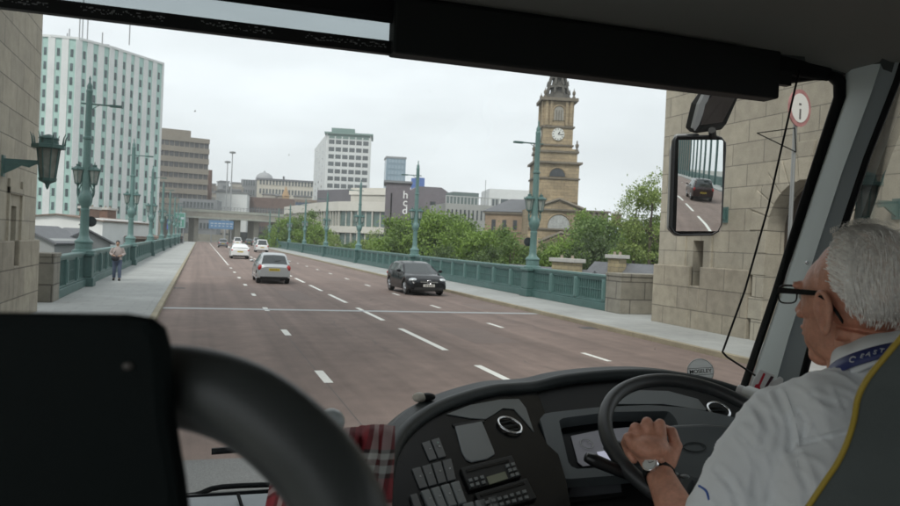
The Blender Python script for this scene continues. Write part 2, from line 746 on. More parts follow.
def lantern(mb_f, mb_g, c, s=1.0, seg=6):
    c = V(c)
    mb_g.lathe([(.095 * s, 0), (.165 * s, .40 * s)], c, seg)
    mb_f.lathe([(.0, -.14 * s), (.03 * s, -.12 * s), (.045 * s, -.06 * s), (.11 * s, -.03 * s), (.11 * s, 0)], c, seg)
    mb_f.lathe([(.175 * s, .40 * s), (.225 * s, .41 * s), (.225 * s, .445 * s), (.14 * s, .50 * s), (.075 * s, .54 * s), (.075 * s, .60 * s), (.02 * s, .62 * s), (.012 * s, .70 * s)], c, seg)
    for k in range(seg):
        a = 2 * math.pi * (k + .5) / seg
        d = V((math.cos(a), math.sin(a), 0))
        mb_f.tube([c + d * .10 * s, c + d * .17 * s + V((0, 0, .40 * s))], .011 * s, 5)
        mb_f.tube([c + d * .2 * s + V((0, 0, .44 * s)), c + d * .21 * s + V((0, 0, .52 * s))], [.012 * s, .004 * s], 5)


def make_lamp():
    t = thing('street_lamp', '', 'street lamp', (0, 0, 0), 'cast iron lamps on the bridge parapets')
    p = MB()
    # pedestal
    p.box((-.42, -.42, .12), (.42, .42, .46)).box((-.36, -.36, .46), (.36, .36, 1.25))
    p.box((-.42, -.42, 1.25), (.42, .42, 1.37))
    p.build('pedestal', M_TEAL, t, bevel=.03)
    c = MB()
    c.lathe([(.40, 1.37), (.40, 1.45), (.30, 1.50), (.30, 1.72), (.33, 1.75), (.33, 1.80), (.20, 1.92), (.165, 2.05), (.15, 2.9), (.165, 2.95), (.165, 3.0), (.14, 3.02), (.15, 3.10), (.23, 3.25), (.26, 3.42), (.22, 3.58), (.16, 3.68), (.15, 3.75), (.135, 5.6), (.165, 5.63), (.165, 5.70), (.125, 5.73), (.11, 7.35), (.12, 7.40), (.12, 7.46), (.09, 7.50), (.10, 7.62), (.04, 7.74), (.03, 7.84), (.045, 7.88), (.012, 8.0)], seg=14)
    c.build('column', M_TEALL, t, smooth='auto')
    s = MB()
    for sx in (-1, 1):
        s.tube([(sx * .1, 0, 3.5), (sx * .22, 0, 3.45), (sx * .26, 0, 3.55), (sx * .28, 0, 3.72), (sx * .28, 0, 3.86)], [.07, .06, .05, .04, .03], 8)
        s.tube([(sx * .08, 0, 3.95), (sx * .16, 0, 3.9), (sx * .22, 0, 3.75), (sx * .29, 0, 3.62)], .022, 6)
    s.build('lantern_bracket', M_TEAL, t, smooth=True)
    a = MB()
    a.tube([(.28, 0, 6.95), (-.9, 0, 6.95)], .032, 6)
    a.tube([(-.03, 0, 6.70), (-.35, 0, 6.93)], .015, 5)
    a.box((-1.15, -.09, 6.90), (-.72, .09, 6.98))
    a.build('cross_arm', M_TEAL, t)
    for sx in (-1, 1):
        f, g = MB(), MB()
        lantern(f, g, (sx * .28, 0, 3.98), 1.15)
        l = f.build('lantern', M_TEAL, t)
        g.build('lantern_glass', M_LGLASS, l)
    return t


LAMP = make_lamp()
ORD = ['nearest', 'second nearest', 'third nearest', 'fourth nearest', 'fifth nearest', 'sixth nearest', 'seventh nearest', 'farthest']
n = 0
for side, x in (('right', PR_ + .17), ('left', PL_ - .17)):
    for k, y in enumerate(LAMPY):
        o = LAMP if n == 0 else copy_tree(LAMP)
        o.location = (x, y, 0)
        if side == 'left':
            o.rotation_euler.z = math.pi
        o['label'] = '%s teal twin-lantern lamp column on the %s parapet of the bridge' % (ORD[k], side)
        n += 1
for (x, y, sd) in ((PR_ + .17, LAMPY[0], -1), (PL_ - .17, LAMPY[0], 1)):
    t = thing('road_sign', 'round sign seen from its dark edge, strapped to the nearest %s lamp column' % ('right' if sd < 0 else 'left'), 'sign', (x + sd * .0, y, 2.45), 'round signs on lamp columns')
    c = V((x + sd * .20, y + .12, 2.55))
    MB().tube([c, c + V((0, .03, 0))], .20, 20).build('sign_disc', mat('sign_back', (.03, .04, .045), .5), t)
    MB().box((x - .2, y + .05, 2.40), (c.x + .02 * sd, y + .115, 2.44)).build('strap', M_DARK, t)

# ------------------------------------------------------------------ stone abutment blocks
for sgn, px_, lab in ((1, PR_, 'low stone block wall ending the right parapet beside the stone tower'), (-1, PL_, 'low stone pier ending the left parapet near the stone tower')):
    X = lambda a: px_ + sgn * a
    w = 4.4
    ya_ = 23.85 if sgn > 0 else 24.65
    mb = MB().box((X(-.02), ya_, .12), (X(w), ya_ + 1.05, 1.42))
    mb.box((X(-.05), ya_ - .03, 1.42), (X(w), ya_ + 1.06, 1.53))
    o = mb.build('stone_wall', masonry('block_stone%d' % (sgn + 1), (.31, .29, .245), (.25, .235, .195), (.12, .11, .095), 1.15, .62, .02, .35), bevel=.02)
    tag(o, lab, 'wall')


# ------------------------------------------------------------------ stone pylons
def pylon(sgn, x, label):
    X = lambda a: x + sgn * a
    t = thing('stone_tower', label, 'tower', (X(4), 14, 0))
    yA, yB, H = (8.0 if sgn > 0 else 2.0), (21.55 if sgn > 0 else 21.9), 24.0
    yc, aw, ah = 15.35, 1.25, 3.0          # archway: half width, springing height
    wy0, wy1, wz0, wz1 = 19.25, 19.75, 1.38, 2.72     # slot window
    rec = .55
    bay = (wy0, wy1, wz0, wz1)
    # front wall face as a mosaic around the openings
    m = MB()

    def face(y0, y1, z0, z1):
        m.add([(X(0), y0, z0), (X(0), y1, z0), (X(0), y1, z1), (X(0), y0, z1)], [(0, 1, 2, 3) if sgn < 0 else (3, 2, 1, 0)])
    za = 1.95
    face(yA, yc - aw, za, H)
    face(yc + aw, wy0, za, H)
    face(wy0, wy1, wz1, H)
    face(wy1, yB, za, H)
    # arch head
    N = 20
    pts = [(yc - aw * math.cos(math.pi * k / N), ah + aw * math.sin(math.pi * k / N)) for k in range(N + 1)]
    for k in range(N):
        (a, b), (c, d) = pts[k], pts[k + 1]
        m.add([(X(0), a, b), (X(0), c, d), (X(0), c, H), (X(0), a, H)], [(0, 1, 2, 3) if sgn < 0 else (3, 2, 1, 0)])
        m.add([(X(0), a, b), (X(0), c, d), (X(rec), c, d), (X(rec), a, b)], [(3, 2, 1, 0) if sgn < 0 else (0, 1, 2, 3)])
    for yy in (yc - aw, yc + aw):
        m.add([(X(0), yy, .1), (X(0), yy, ah), (X(rec), yy, ah), (X(rec), yy, .1)], [(0, 1, 2, 3)])
    for a, b in (((wy0, wz0), (wy0, wz1)), ((wy1, wz0), (wy1, wz1)), ((wy0, wz1), (wy1, wz1)), ((wy0, wz0), (wy1, wz0))):
        m.add([(X(0), a[0], a[1]), (X(0), b[0], b[1]), (X(.4), b[0], b[1]), (X(.4), a[0], a[1])], [(0, 1, 2, 3)])
    # sides, back, top
    m.add([(X(0), yB, .0), (X(8), yB, 0), (X(8), yB, H), (X(0), yB, H)], [(0, 1, 2, 3)])
    m.add([(X(0), yA, .0), (X(8), yA, 0), (X(8), yA, H), (X(0), yA, H)], [(0, 1, 2, 3)])
    m.add([(X(8), yA, .0), (X(8), yB, 0), (X(8), yB, H), (X(8), yA, H)], [(0, 1, 2, 3)])
    m.add([(X(0), yA, H), (X(8), yA, H), (X(8), yB, H), (X(0), yB, H)], [(0, 1, 2, 3)])
    m.build('wall', M_STONE, t)
    p = MB()
    for a, b in ((yA, yc - aw - .55), (yc + aw + .55, wy0), (wy1, yB + .12)):
        p.box((X(-.10), a, .1), (X(.06), b, za))
    p.box((X(-.10), wy0, .1), (X(.06), wy1, wz0))
    p.box((X(.06), yB + .002, .1), (X(8), yB + .12, za))
    p.build('plinth', M_STONED, t, bevel=.03)
    # voussoirs and jambs
    q = MB()
    nv = 11
    for k in range(nv):
        a0, a1 = math.pi * k / nv + .012, math.pi * (k + 1) / nv - .012
        r0, r1 = aw + .001, aw + (.95 if k == nv // 2 else .78 if k % 2 else .66)
        pr = .06 if k == nv // 2 else .025
        pp = [V((X(-pr), yc - r * math.cos(a), ah + r * math.sin(a))) for r, a in ((r0, a0), (r1, a0), (r1, a1), (r0, a1))]
        q.prism(pp, (-sgn, 0, 0), pr + .05)
    for s in (-1, 1):
        z = .1
        k = 0
        while z < ah - .01:
            h = min(.58, ah - z)
            w = .55 if k % 2 else .42
            y0 = yc + s * (aw + .001)
            q.box((X(-.06), y0, z), (X(.05), y0 + s * w, z + h - .012))
            z += h
            k += 1
    q.build('door_surround', M_STONE, t, bevel=.012)
    d = MB().add([(X(rec - .01), yc - aw - .1, 0), (X(rec - .01), yc + aw + .1, 0), (X(rec - .01), yc + aw + .1, ah + aw + .1), (X(rec - .01), yc - aw - .1, ah + aw + .1)], [(0, 1, 2, 3)])
    d.build('door', mat('door_wood', (.07, .055, .045), .6, var=(4, .2)), t)
    MB().box((X(.36), wy0 - .05, wz0 - .05), (X(.39), wy1 + .05, wz1 + .05)).build('window', mat('slot_glass', (.03, .03, .035), .2), t)
    # second slim slot and string course
    MB().box((X(-.07), yA, 12.2), (X(0.02), yB + .08, 12.6)).build('string_course', M_STONED, t, bevel=.03)
    # pilaster groove strips
    g = MB()
    g.box((X(-.05), wy0 - .42, za), (X(.02), wy0 - .34, 3.3)).box((X(-.05), wy1 + .34, za), (X(.02), wy1 + .42, 3.3))
    g.box((X(-.07), wy0 - .42, 2.98), (X(.02), wy1 + .42, 3.12))
    g.build('window_surround', M_STONE, t)
    return t


pylon(1, 13.95, 'tall buff stone bridge tower on the right with an arched doorway')
pylon(-1, -4.0, 'tall stone bridge tower at the left edge of the view')


def wall_lantern(x, y, z, sgn, label):
    t = thing('wall_lantern', label, 'lantern', (x, y, z), 'lanterns on the stone towers')
    X = lambda a: x + sgn * a
    b = MB()
    b.box((X(-.01), y - .10, z - .32), (X(.04), y + .10, z + .12))
    b.prism([(X(0), y + .025, z + .06), (X(.80), y + .025, z + .06), (X(.80), y + .025, z - .0), (X(.62), y + .025, z - .03), (X(.50), y + .025, z - .10), (X(.36), y + .025, z - .07), (X(.20), y + .025, z - .17), (X(.0), y + .025, z - .28)], (0, 1, 0), .05)
    b.build('bracket', M_TEAL, t)
    f, g = MB(), MB()
    c = V((X(.86), y, z - .30))
    lantern(f, g, c, 1.0, 8)
    f2, g2 = MB(), MB()
    s = 1.5
    g2.lathe([(.15, 0), (.215, .62)], c, 8)
    f2.lathe([(.0, -.25), (.03, -.2), (.05, -.12), (.17, -.06), (.185, 0)], c, 8)
    f2.lathe([(.25, .62), (.34, .63), (.34, .70), (.20, .73), (.19, .82), (.21, .83), (.19, .86), (.11, .90), (.02, .93)], c, 8)
    for k in range(8):
        a = 2 * math.pi * (k + .5) / 8
        d = V((math.cos(a), math.sin(a), 0))
        f2.tube([c + d * .155, c + d * .225 + V((0, 0, .62))], .014, 5)
        f2.tube([c + d * .31 + V((0, 0, .70)), c + d * .33 + V((0, 0, .86)), c + d * .37 + V((0, 0, .95))], [.022, .014, .004], 5)
    l = f2.build('lantern', M_TEAL, t)
    g2.build('lantern_glass', mat('wall_lantern_glass', (.20, .22, .20), .3, var=(5, .3)), l)
    return t


wall_lantern(-4.0, 18.3, 3.62, 1, 'teal crown-topped lantern bracketed from the left stone tower')
wall_lantern(13.95, 18.3, 3.55, -1, 'teal lantern bracket on the right stone tower, showing beside the wing mirror')
wall_lantern(13.95, 12.7, 3.55, -1, 'teal lantern on the right stone tower seen through the side window')

# round sign on tower
t = thing('road_sign', 'round white sign with red rim high on a post before the right stone tower', 'sign', (12.2, 13.6, .12))
c = at(1, 800, 108, 13.6)
PX = c.x
post = MB().tube([(PX - .05, 13.66, .12), (PX - .05, 13.66, c.z + .25)], .045, 10)
post.build('post', mat('galvanised', (.32, .33, .33), .4, .6), t)
SN = V((.26, -.96, 0)).normalized()
SCn = V((PX, 13.60, c.z))
MB().tube([SCn - SN * .025, SCn], .40, 28).build('sign_rim', mat('sign_red', (.42, .20, .20), .6, var=(5, .3)), t)
MB().tube([SCn, SCn + SN * .008], .31, 28).build('sign_face', mat('sign_white', (.78, .78, .76), .4), t)
SX = V((0, 0, 1)).cross(SN).normalized()
g = MB()
for u0, u1, w0, w1 in ((-.028, .028, -.24, -.02), (-.05, .028, .06, .10)):
    g.prism([SCn + SX * a_ + V((0, 0, b_)) for a_, b_ in ((u0, w0), (u1, w0), (u1, w1), (u0, w1))], SN, .01)
for v_ in range(len(g.v)):
    g.v[v_] = tuple(V(g.v[v_]) + SN * .014)
g.build('sign_mark', mat('faded_black', (.12, .11, .11), .6), t)
mb = MB()
a0 = at(1, 796, 152, 13.6)
a1 = at(1, 757, 133, 13.6)
a2 = at(1, 795, 128, 13.6)
mb.tube([a0, a1], .012, 6).tube([a1, a2], .012, 6).tube([a2, a0], .012, 6)
mb.build('sign_arm', M_DARK, t)


# ------------------------------------------------------------------ buildings
def xy(px, d, hy=None):
    """ground position under a pixel column at camera depth d"""
    y = 233 + (px - 201) * .0402
    return dep(px, y, d)


def ztop(px, py, d):
    return dep(px, py, d).z


class Fac:
    """a straight facade from A to B (world xy, left to right as seen), with a box behind it"""

    def __init__(s, A, B, z0, z1, thick):
        s.A = V((A.x, A.y, 0))
        s.B = V((B.x, B.y, 0))
        s.z0, s.z1 = z0, z1
        s.L = (s.B - s.A).length
        s.u = (s.B - s.A).normalized()
        s.n = V((s.u.y, -s.u.x, 0))          # towards the camera side
        if s.n.dot(EYE - s.A) < 0:
            s.n = -s.n
        s.t = thick

    def P(s, u, z, o=0.):
        return s.A + s.u * u + s.n * o + V((0, 0, z))

    def bx(s, mb, u0, u1, z0, z1, o0, o1):
        pts = [s.P(u0, z0, o1), s.P(u1, z0, o1), s.P(u1, z1, o1), s.P(u0, z1, o1)]
        mb.prism(pts, s.n, o1 - o0)
        return mb

    def shell(s, mb, o=0.):
        return s.bx(mb, 0, s.L, s.z0, s.z1, -s.t, o)


def add_windows(parent, rects, m, name='window', sill=None):
    """rects: list of (fac,u0,u1,z0,z1,o0,o1). first 100 are parts of their own, the rest one part"""
    rest = MB()
    for i, r in enumerate(rects):
        f, u0, u1, z0, z1, o0, o1 = r
        if i < 96:
            f.bx(MB(), u0, u1, z0, z1, o0, o1).build(name, m, parent)
        else:
            f.bx(rest, u0, u1, z0, z1, o0, o1)
    if rest.v:
        tag(rest.build(name, m, parent), kind='stuff')


def block(name, label, x0, d0, x1, d1, ty, z0=-2, thick=18, m=None, tpx=None, rows=0, cols=0, wm=None, wz=None, wfrac=(.6, .55), roof=None, cat='building', margin=(1, 1), sillm=None):
    tx = tpx if tpx else x1
    td = d1 if tx == x1 else d0
    z1 = ztop(tx, ty, td)
    f = Fac(xy(x0, d0), xy(x1, d1), z0, z1, thick)
    t = thing(name, label, cat, (f.P(f.L / 2, 0).x, f.P(f.L / 2, 0).y, z0))
    f.shell(MB()).build('wall', m, t)
    if rows:
        a, b = wz if wz else (z0 + 2, z1 - 1)
        h = (b - a) / rows
        w = (f.L - margin[0] - margin[1]) / cols
        rects = []
        for i in range(rows):
            for k in range(cols):
                u = margin[0] + (k + .5) * w
                z = b - (i + .5) * h
                rects.append((f, u - w * wfrac[0] / 2, u + w * wfrac[0] / 2, z - h * wfrac[1] / 2, z + h * wfrac[1] / 2, -.2, .04))
        add_windows(t, rects, wm or M_GLASSMD)
        s = MB()
        for i in range(rows):
            z = b - (i + .5) * h - h * wfrac[1] / 2
            f.bx(s, margin[0] * .5, f.L - margin[1] * .5, z - .22, z - .02, -.05, .16)
        s.build('sill_course', sillm or m, t)
    if roof:
        f.bx(MB(), -.4, f.L + .4, z1, z1 + roof[0], -thick - .4, .4).build('parapet_cap', roof[1], t)
    return t, f


C_WHITE = mat('white_concrete', (.62, .64, .64), .8, var=[(.15, .08), (2, .05)])
C_CREAM = mat('cream_render', (.53, .51, .46), .8, var=[(.2, .1), (2, .06)])
C_BROWN = mat('brown_concrete', (.225, .20, .165), .85, var=[(.1, .12), (1.5, .1)])
C_GREY = mat('grey_cladding', (.20, .21, .22), .7, var=[(.2, .1)])
C_PURPLE = mat('mauve_brick', (.155, .14, .155), .85, var=[(.2, .12), (3, .08)])
C_SLATE = mat('slate_roof', (.12, .125, .135), .7, var=[(.5, .15), (6, .15)])
C_BRICK = masonry('red_brick_far', (.22, .11, .075), (.17, .09, .06), (.2, .17, .14), .5, .15, .02)
C_TEALP = mat('teal_panels', (.36, .53, .49), .6, var=[(.2, .1), (1.2, .08)])
C_CHST = masonry('church_stone', (.38, .30, .19), (.30, .24, .155), (.2, .15, .1), 1.1, .5, .02, .32)
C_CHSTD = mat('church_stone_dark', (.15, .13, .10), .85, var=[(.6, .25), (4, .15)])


# --- teal striped tower block (left)
def striped_tower():
    ctrl = [(20, 168), (45, 168), (72, 169.3), (105, 176), (130, 183), (157, 191)]
    P = [xy(a, d) for a, d in ctrl]
    zt = ztop(157, 65, 191)
    z0 = -10
    t = thing('tower_block', 'bowed teal and white striped office tower behind the left lamps', 'tower block', (P[2].x, P[2].y, z0))
    w, ribs = MB(), MB()
    segs = [Fac(P[i], P[i + 1], z0, zt, 22) for i in range(len(P) - 1)]
    nrow = 15
    top = zt - 2.2
    fh = (top - 0) / (nrow - 1.5)
    rects = []
    for i, f in enumerate(segs):
        f.shell(w)
        n = max(2, round(f.L / 2.78))
        for k in range(n):
            u = (k + .5) * f.L / n
            uw = f.L / n
            f.bx(ribs, u - uw / 2 - .70, u - uw / 2 + .70, z0, zt, 0, .16)
            for r in range(nrow):
                z = top - r * fh
                if z < -4:
                    break
                rects.append((f, u - .29, u + .29, z - fh * .55, z, -.2, .07))
        if i == len(segs) - 1:
            f.bx(ribs, f.L - .5, f.L + .1, z0, zt, -22, .16)
    w.build('wall', C_TEALP, t)
    ribs.build('pilaster', C_WHITE, t)
    rects.sort(key=lambda r: -(r[3]) * 0 - r[1])
    rects = rects[:]
    rects.sort(key=lambda r: r[0].A.x, reverse=False)
    add_windows(t, rects, mat('tower_window', (.06, .085, .09), .2, var=(.6, .6), spec=.5))
    cap = MB()
    for f in segs:
        f.bx(cap, 0, f.L, zt, zt + .5, -22, .25)
    cap.build('roof_edge', C_WHITE, t)
    ant = MB()
    for a, h in ((62, 3), (72, 9), (75, 12), (80, 7), (95, 2.5), (122, 7), (60, 2)):
        p = xy(a, 172)
        ant.tube([(p.x, p.y, zt), (p.x, p.y, zt + h)], .13, 5)
    ant.build('antenna', mat('mast_grey', (.3, .31, .32), .6), t)
    p = xy(84, 172)
    MB().box((p.x, p.y + 6, zt + .4), (p.x + 3, p.y + 9, zt + 1.5)).build('plant_room', C_GREY, t)


striped_tower()

# --- brown concrete office
t, f = block('office_block', 'brown concrete office block with dark window bands right of the striped tower', 135, 257, 205.5, 269, 140, -4, 25, C_BROWN)
b, rects = MB(), []
zt = f.z1
fl = 3.55
for r in range(9):
    z = zt - 3.2 - r * fl
    for k in range(14):
        w = f.L / 14
        rects.append((f, k * w + .15, (k + 1) * w - .15, z, z + 1.75, -.3, .02))
    f.bx(b, 0, f.L + .1, z - fl + 1.75, z - .001, -.3, .55)
f.bx(b, 0, f.L + .1, zt - 1.4, zt + .2, -.3, .55)
rects.reverse()
rects.sort(key=lambda r: -r[3])
add_windows(t, rects, mat('band_window', (.06, .06, .06), .15, var=(.5, .5), spec=.7), 'window')
b.build('floor_band', C_BROWN, t)
f2 = Fac(xy(135, 262), xy(187, 270), zt, ztop(187, 130, 268), 14)
f2.shell(MB()).build('roof_house', C_BROWN, t)
block('podium_building', 'low brown podium block below the brown offices', 150, 235, 178, 240, 205, -3, 12, C_BROWN)
block('podium_building', 'grey flat-roofed block between the brown offices and the white warehouse', 178, 250, 216, 252, 200, -3, 12, C_GREY, rows=3, cols=9, wz=(3, 13))

# --- background hill buildings
block('warehouse', 'blank white warehouse above the flyover', 214.5, 285, 245.5, 287, 193.5, -2, 16, C_WHITE, tpx=245.5, roof=(.5, C_GREY))
block('brick_building', 'dark brick building right of the white warehouse', 245.5, 300, 292, 303, 199, -2, 16, mat('dark_brick_far', (.14, .095, .08), .9, var=(.4, .15)), rows=3, cols=16, wz=(3, 14))
block('blue_building', 'low dark blue building at the foot of the white slab tower', 294, 330, 309, 331, 203, -2, 6, mat('blue_cladding', (.05, .08, .14), .5, var=(.5, .3)), rows=2, cols=7, wz=(3, 13))
block('stone_building', 'grey stone building left of the domed white building', 239, 430, 255, 432, 180, 0, 14, C_GREY, rows=3, cols=5, wz=(18, 34))
block('stone_building', 'pale low terrace on the hill left of the domed building', 205, 400, 241, 404, 187, 0, 14, mat('hill_stone', (.26, .24, .21), .85, var=(.3, .2)), rows=2, cols=12, wz=(14, 26))
t, f = block('domed_building', 'long white building with a grey dome on the skyline', 255, 420, 313, 427, 183, 0, 22, mat('pale_stone_far', (.50, .47, .40), .85, var=(.2, .12)), rows=4, cols=17, wz=(14, 34), tpx=313, roof=(1, C_SLATE))
p = xy(262, 437)
dz = f.z1
MB().lathe([(5.2, 0), (5.2, dz), (5.4, dz + .1), (5.4, dz + .9), (4.9, dz + 1.1), (4.8, dz + 2.2), (4.1, dz + 3.7), (2.6, dz + 4.9), (.8, dz + 5.4), (.35, dz + 6.2), (.1, dz + 6.6)], (p.x, p.y - .0, 0), 24).build('dome', mat('lead_dome', (.30, .31, .32), .6), t, smooth='auto')
MB().box((xy(281, 430).x, xy(281, 430).y + 3, dz), (xy(281, 430).x + 1, xy(281, 430).y + 4, dz + 3.4)).build('finial', C_SLATE, t)
block('terrace_row', 'brown terrace of buildings on the slope under the domed building', 225, 360, 320, 366, 200.5, 0, 12, mat('slope_brick', (.20, .155, .12), .9, var=(.3, .2)), rows=3, cols=26, wz=(6, 20))
_st = [mat('far_tone%d' % i, c_, .9, var=(.3, .15)) for i, c_ in enumerate(((.30, .27, .23), (.20, .17, .15), (.38, .36, .32), (.24, .25, .26)))]
for x0, x1, ty, d_, k_, rw, cl_, lab in (
        (205.5, 214, 184.5, 380, 1, 2, 4, 'small brown block on the hill just right of the brick chimney stack'),
        (219, 227, 182, 395, 3, 2, 4, 'small grey flat-topped block on the hill between the lighting masts'),
        (231, 240, 183.5, 405, 2, 2, 4, 'small pale block on the hill right of the taller lighting mast'),
        (206, 216, 193, 330, 0, 2, 5, 'buff building wedged between the brown offices and the white warehouse'),
        (216, 238, 190.5, 345, 3, 1, 9, 'long grey roofline just above the white warehouse'),
        (262, 276, 195, 375, 2, 2, 6, 'pale stone building below the dome'),
        (277, 288, 196.5, 370, 0, 2, 5, 'buff stone building left of the ochre steeple'),
        (293, 310, 197, 385, 2, 2, 8, 'pale terrace just left of the foot of the white slab tower')):
    block('city_building', lab, x0, d_, x1, d_ + 2, ty, 0, 8, _st[k_], rows=rw, cols=cl_, wz=(ztop(x0, ty, d_) - 3.4 * rw - 1, ztop(x0, ty, d_) - .8), roof=(.5, _st[3]))
p = xy(284, 330)
t = thing('steeple', 'slim ochre steeple below the domed building', 'steeple', (p.x, p.y, 0))
MB().box((p.x - 1.3, p.y - 1.3, 0), (p.x + 1.3, p.y + 1.3, ztop(284, 196, 330))).build('shaft', mat('ochre_stone', (.36, .24, .13), .85), t)
MB().lathe([(1.7, ztop(284, 196, 330)), (.1, ztop(284, 186, 330))], (p.x, p.y, 0), 8).build('spire', mat('ochre_stone', (.36, .24, .13), .85), t)
# chimney stack and mast lights
p = xy(207, 300)
tag(MB().tube([(p.x, p.y, 0), (p.x, p.y, ztop(207, 170, 300))], [1.4, 1.1], 10).build('chimney_stack', mat('stack_brick', (.16, .10, .08), .9)), 'dark brick chimney stack right of the brown office block', 'chimney')
for a, y, lab in ((229.3, 152.5, 'tall lighting mast, the taller of two above the flyover'), (224.8, 162, 'slimmer lighting mast, the shorter of two above the flyover')):
    p = xy(a, 240)
    z = ztop(a, y, 240)
    t = thing('lighting_mast', lab, 'lighting mast', (p.x, p.y, 0), 'lighting masts above the flyover')
    MB().tube([(p.x, p.y, 0), (p.x, p.y, z)], [.28, .12], 8).build('pole', mat('mast_grey', (.3, .31, .32), .6), t)
    MB().lathe([(.2, z - .3), (.95, z - .2), (.95, z + .2), (.3, z + .35)], (p.x, p.y, 0), 10).build('lamp_head', mat('mast_head', (.2, .21, .21), .6), t)

# --- flyover
t = thing('flyover', 'concrete flyover crossing the road ahead with square piers', 'bridge', (5, 215, 0))
zb = 5.0
mk = MB()
A, B = xy(120, 196), xy(330, 232)
ff = Fac(A, B, 6.5, 8.0, 13)
C_FLY = mat('flyover_concrete', (.30, .285, .245), .85, var=[(.12, .15), (1, .12)])
ff.shell(mk).build('deck', C_FLY, t)
k2 = MB()
ff.bx(k2, 0, ff.L, 8.0, 8.7, -.3, .12)
ff.bx(k2, 0, ff.L, 6.3, 6.7, -1.0, .2)
k2.build('edge_beam', mat('flyover_edge', (.33, .34, .30), .85, var=(.5, .15)), t)
k3 = MB()
u = 0
while u < ff.L:
    ff.bx(k3, u, u + .08, 8.7, 9.7, -.2, -.12)
    u += .9
ff.bx(k3, 0, ff.L, 9.6, 9.7, -.22, -.10)
ff.bx(k3, 0, ff.L, 9.2, 9.26, -.2, -.12)
k3.build('railing', C_GREY, t)
for a, w in ((243, 1.6), (268, 1.5), (300, 1.5), (160, 1.4), (190, 1.2)):
    p = xy(a, 214)
    q = p - ff.A
    u = q.dot(ff.u)
    ff.bx(MB(), u - w / 2, u + w / 2, -.5, 6.35, -7, -2.5).build('pier', C_FLY, t)
# retaining walls under and beyond
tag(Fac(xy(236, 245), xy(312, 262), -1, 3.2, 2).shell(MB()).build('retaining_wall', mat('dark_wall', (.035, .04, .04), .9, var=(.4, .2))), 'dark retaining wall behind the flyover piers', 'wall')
tag(Fac(xy(176, 236), xy(240, 250), -1, 2.0, 1.5).shell(MB()).build('ramp_wall', C_FLY), 'pale concrete ramp wall left of the flyover pier', 'wall')
f = Fac(xy(176, 262), xy(240, 275), -1, 5.2, 4)
t = thing('low_building', 'pale low shopfront building seen under the left of the flyover', 'building', f.P(f.L / 2, -1))
f.shell(MB()).build('wall', mat('shop_render', (.36, .33, .29), .85, var=(.5, .25)), t)
rr = [(f, 1 + k * 3.2, 3 + k * 3.2, .3, 2.6, -.1, .05) for k in range(int((f.L - 3) / 3.2))]
add_windows(t, rr, M_GLASSMD)

# gantry signs
M_BLUE = mat('sign_blue', (.09, .19, .33), .6)
f = Fac(xy(208.5, 190), xy(233, 190), 3.5, 5.6, .15)
t = thing('gantry_sign', 'long blue direction sign hung on the flyover edge', 'sign', f.P(0, 3.5))
f.shell(MB()).build('sign_board', M_BLUE, t)
g = MB()
for k in range(6):
    f.bx(g, .4 + k * .95, 1.1 + k * .95, 4.7, 4.95, 0, .02)
    f.bx(g, .5 + k * .95, .95 + k * .95, 4.1, 4.35, 0, .02)
g.build('sign_mark', mat('sign_white_far', (.40, .45, .50), .6), t)
gp = MB()
for u in (.6, f.L - .6):
    f.bx(gp, u - .12, u + .12, -.1, 3.5, -.3, -.16)
gp.build('post', C_GREY, t)
f = Fac(xy(173.5, 150), xy(185, 150), 3.1, 6.1, .12)
t = thing('direction_sign', 'tall green direction sign at the end of the left parapet', 'sign', f.P(0, 0))
f.shell(MB()).build('sign_board', mat('sign_green', (.07, .22, .17), .5), t)
g = MB()
f.bx(g, .1, f.L - .1, 3.15, 3.25, 0, .015)
f.bx(g, .1, f.L - .1, 5.95, 6.05, 0, .015)
f.bx(g, .1, .2, 3.25, 5.95, 0, .015)
f.bx(g, f.L - .2, f.L - .1, 3.25, 5.95, 0, .015)
f.bx(g, f.L * .3, f.L * .36, 3.5, 5.0, 0, .015)
f.bx(g, f.L * .6, f.L * .66, 3.5, 4.6, 0, .015)
f.bx(g, f.L * .25, f.L * .45, 5.1, 5.5, 0, .015)
f.bx(g, f.L * .6, f.L * .85, 4.8, 5.2, 0, .015)
g.build('sign_mark', mat('sign_white_far', (.7, .72, .75), .6), t)
gp = MB()
for u in (.4, f.L - .4):
    f.bx(gp, u - .08, u + .08, -1, 6.1, -.3, -.13)
gp.build('post', C_GREY, t)
f = Fac(xy(166.6, 118), xy(170, 118), 2.6, 4.3, .1)
t = thing('banner', 'small blue banner on a pole beside the left pavement', 'banner', f.P(0, 0))
f.shell(MB()).build('banner_cloth', mat('banner_blue', (.06, .10, .33), .6), t)
f.bx(MB(), f.L * .7, f.L * .7 + .1, -1, 5, -.25, -.12).build('pole', C_GREY, t)

# --- white slab tower
z0 = 0
zt = ztop(323, 133.5, 350)
f = Fac(xy(322.5, 350), xy(367, 352), z0, zt, 16)
g = Fac(xy(311, 412), xy(322.5, 350), z0, zt, .3)
g.n = g.n if g.n.x < 0 else -g.n
t = thing('tower_block', 'white slab tower with grid windows and an overhanging roof', 'tower block', (f.A.x, f.A.y, 0))
f.shell(MB()).build('wall', C_WHITE, t)
g.shell(MB()).build('wall', C_WHITE, t)
rects = []
for r in range(11):
    z = zt - 2.6 - r * 3.3
    for k in range(6):
        w = (f.L - 1.6) / 6
        rects.append((f, .8 + (k + .1) * w, .8 + (k + .9) * w, z - 1.9, z, -.3, .05))
for r in range(11):
    z = zt - 2.6 - r * 3.3
    for k in range(3):
        rects.append((g, g.L * (.2 + .25 * k), g.L * (.2 + .25 * k) + 3, z - 1.2, z, -.3, .05))
add_windows(t, rects, M_GLASSMD)
pl = MB()
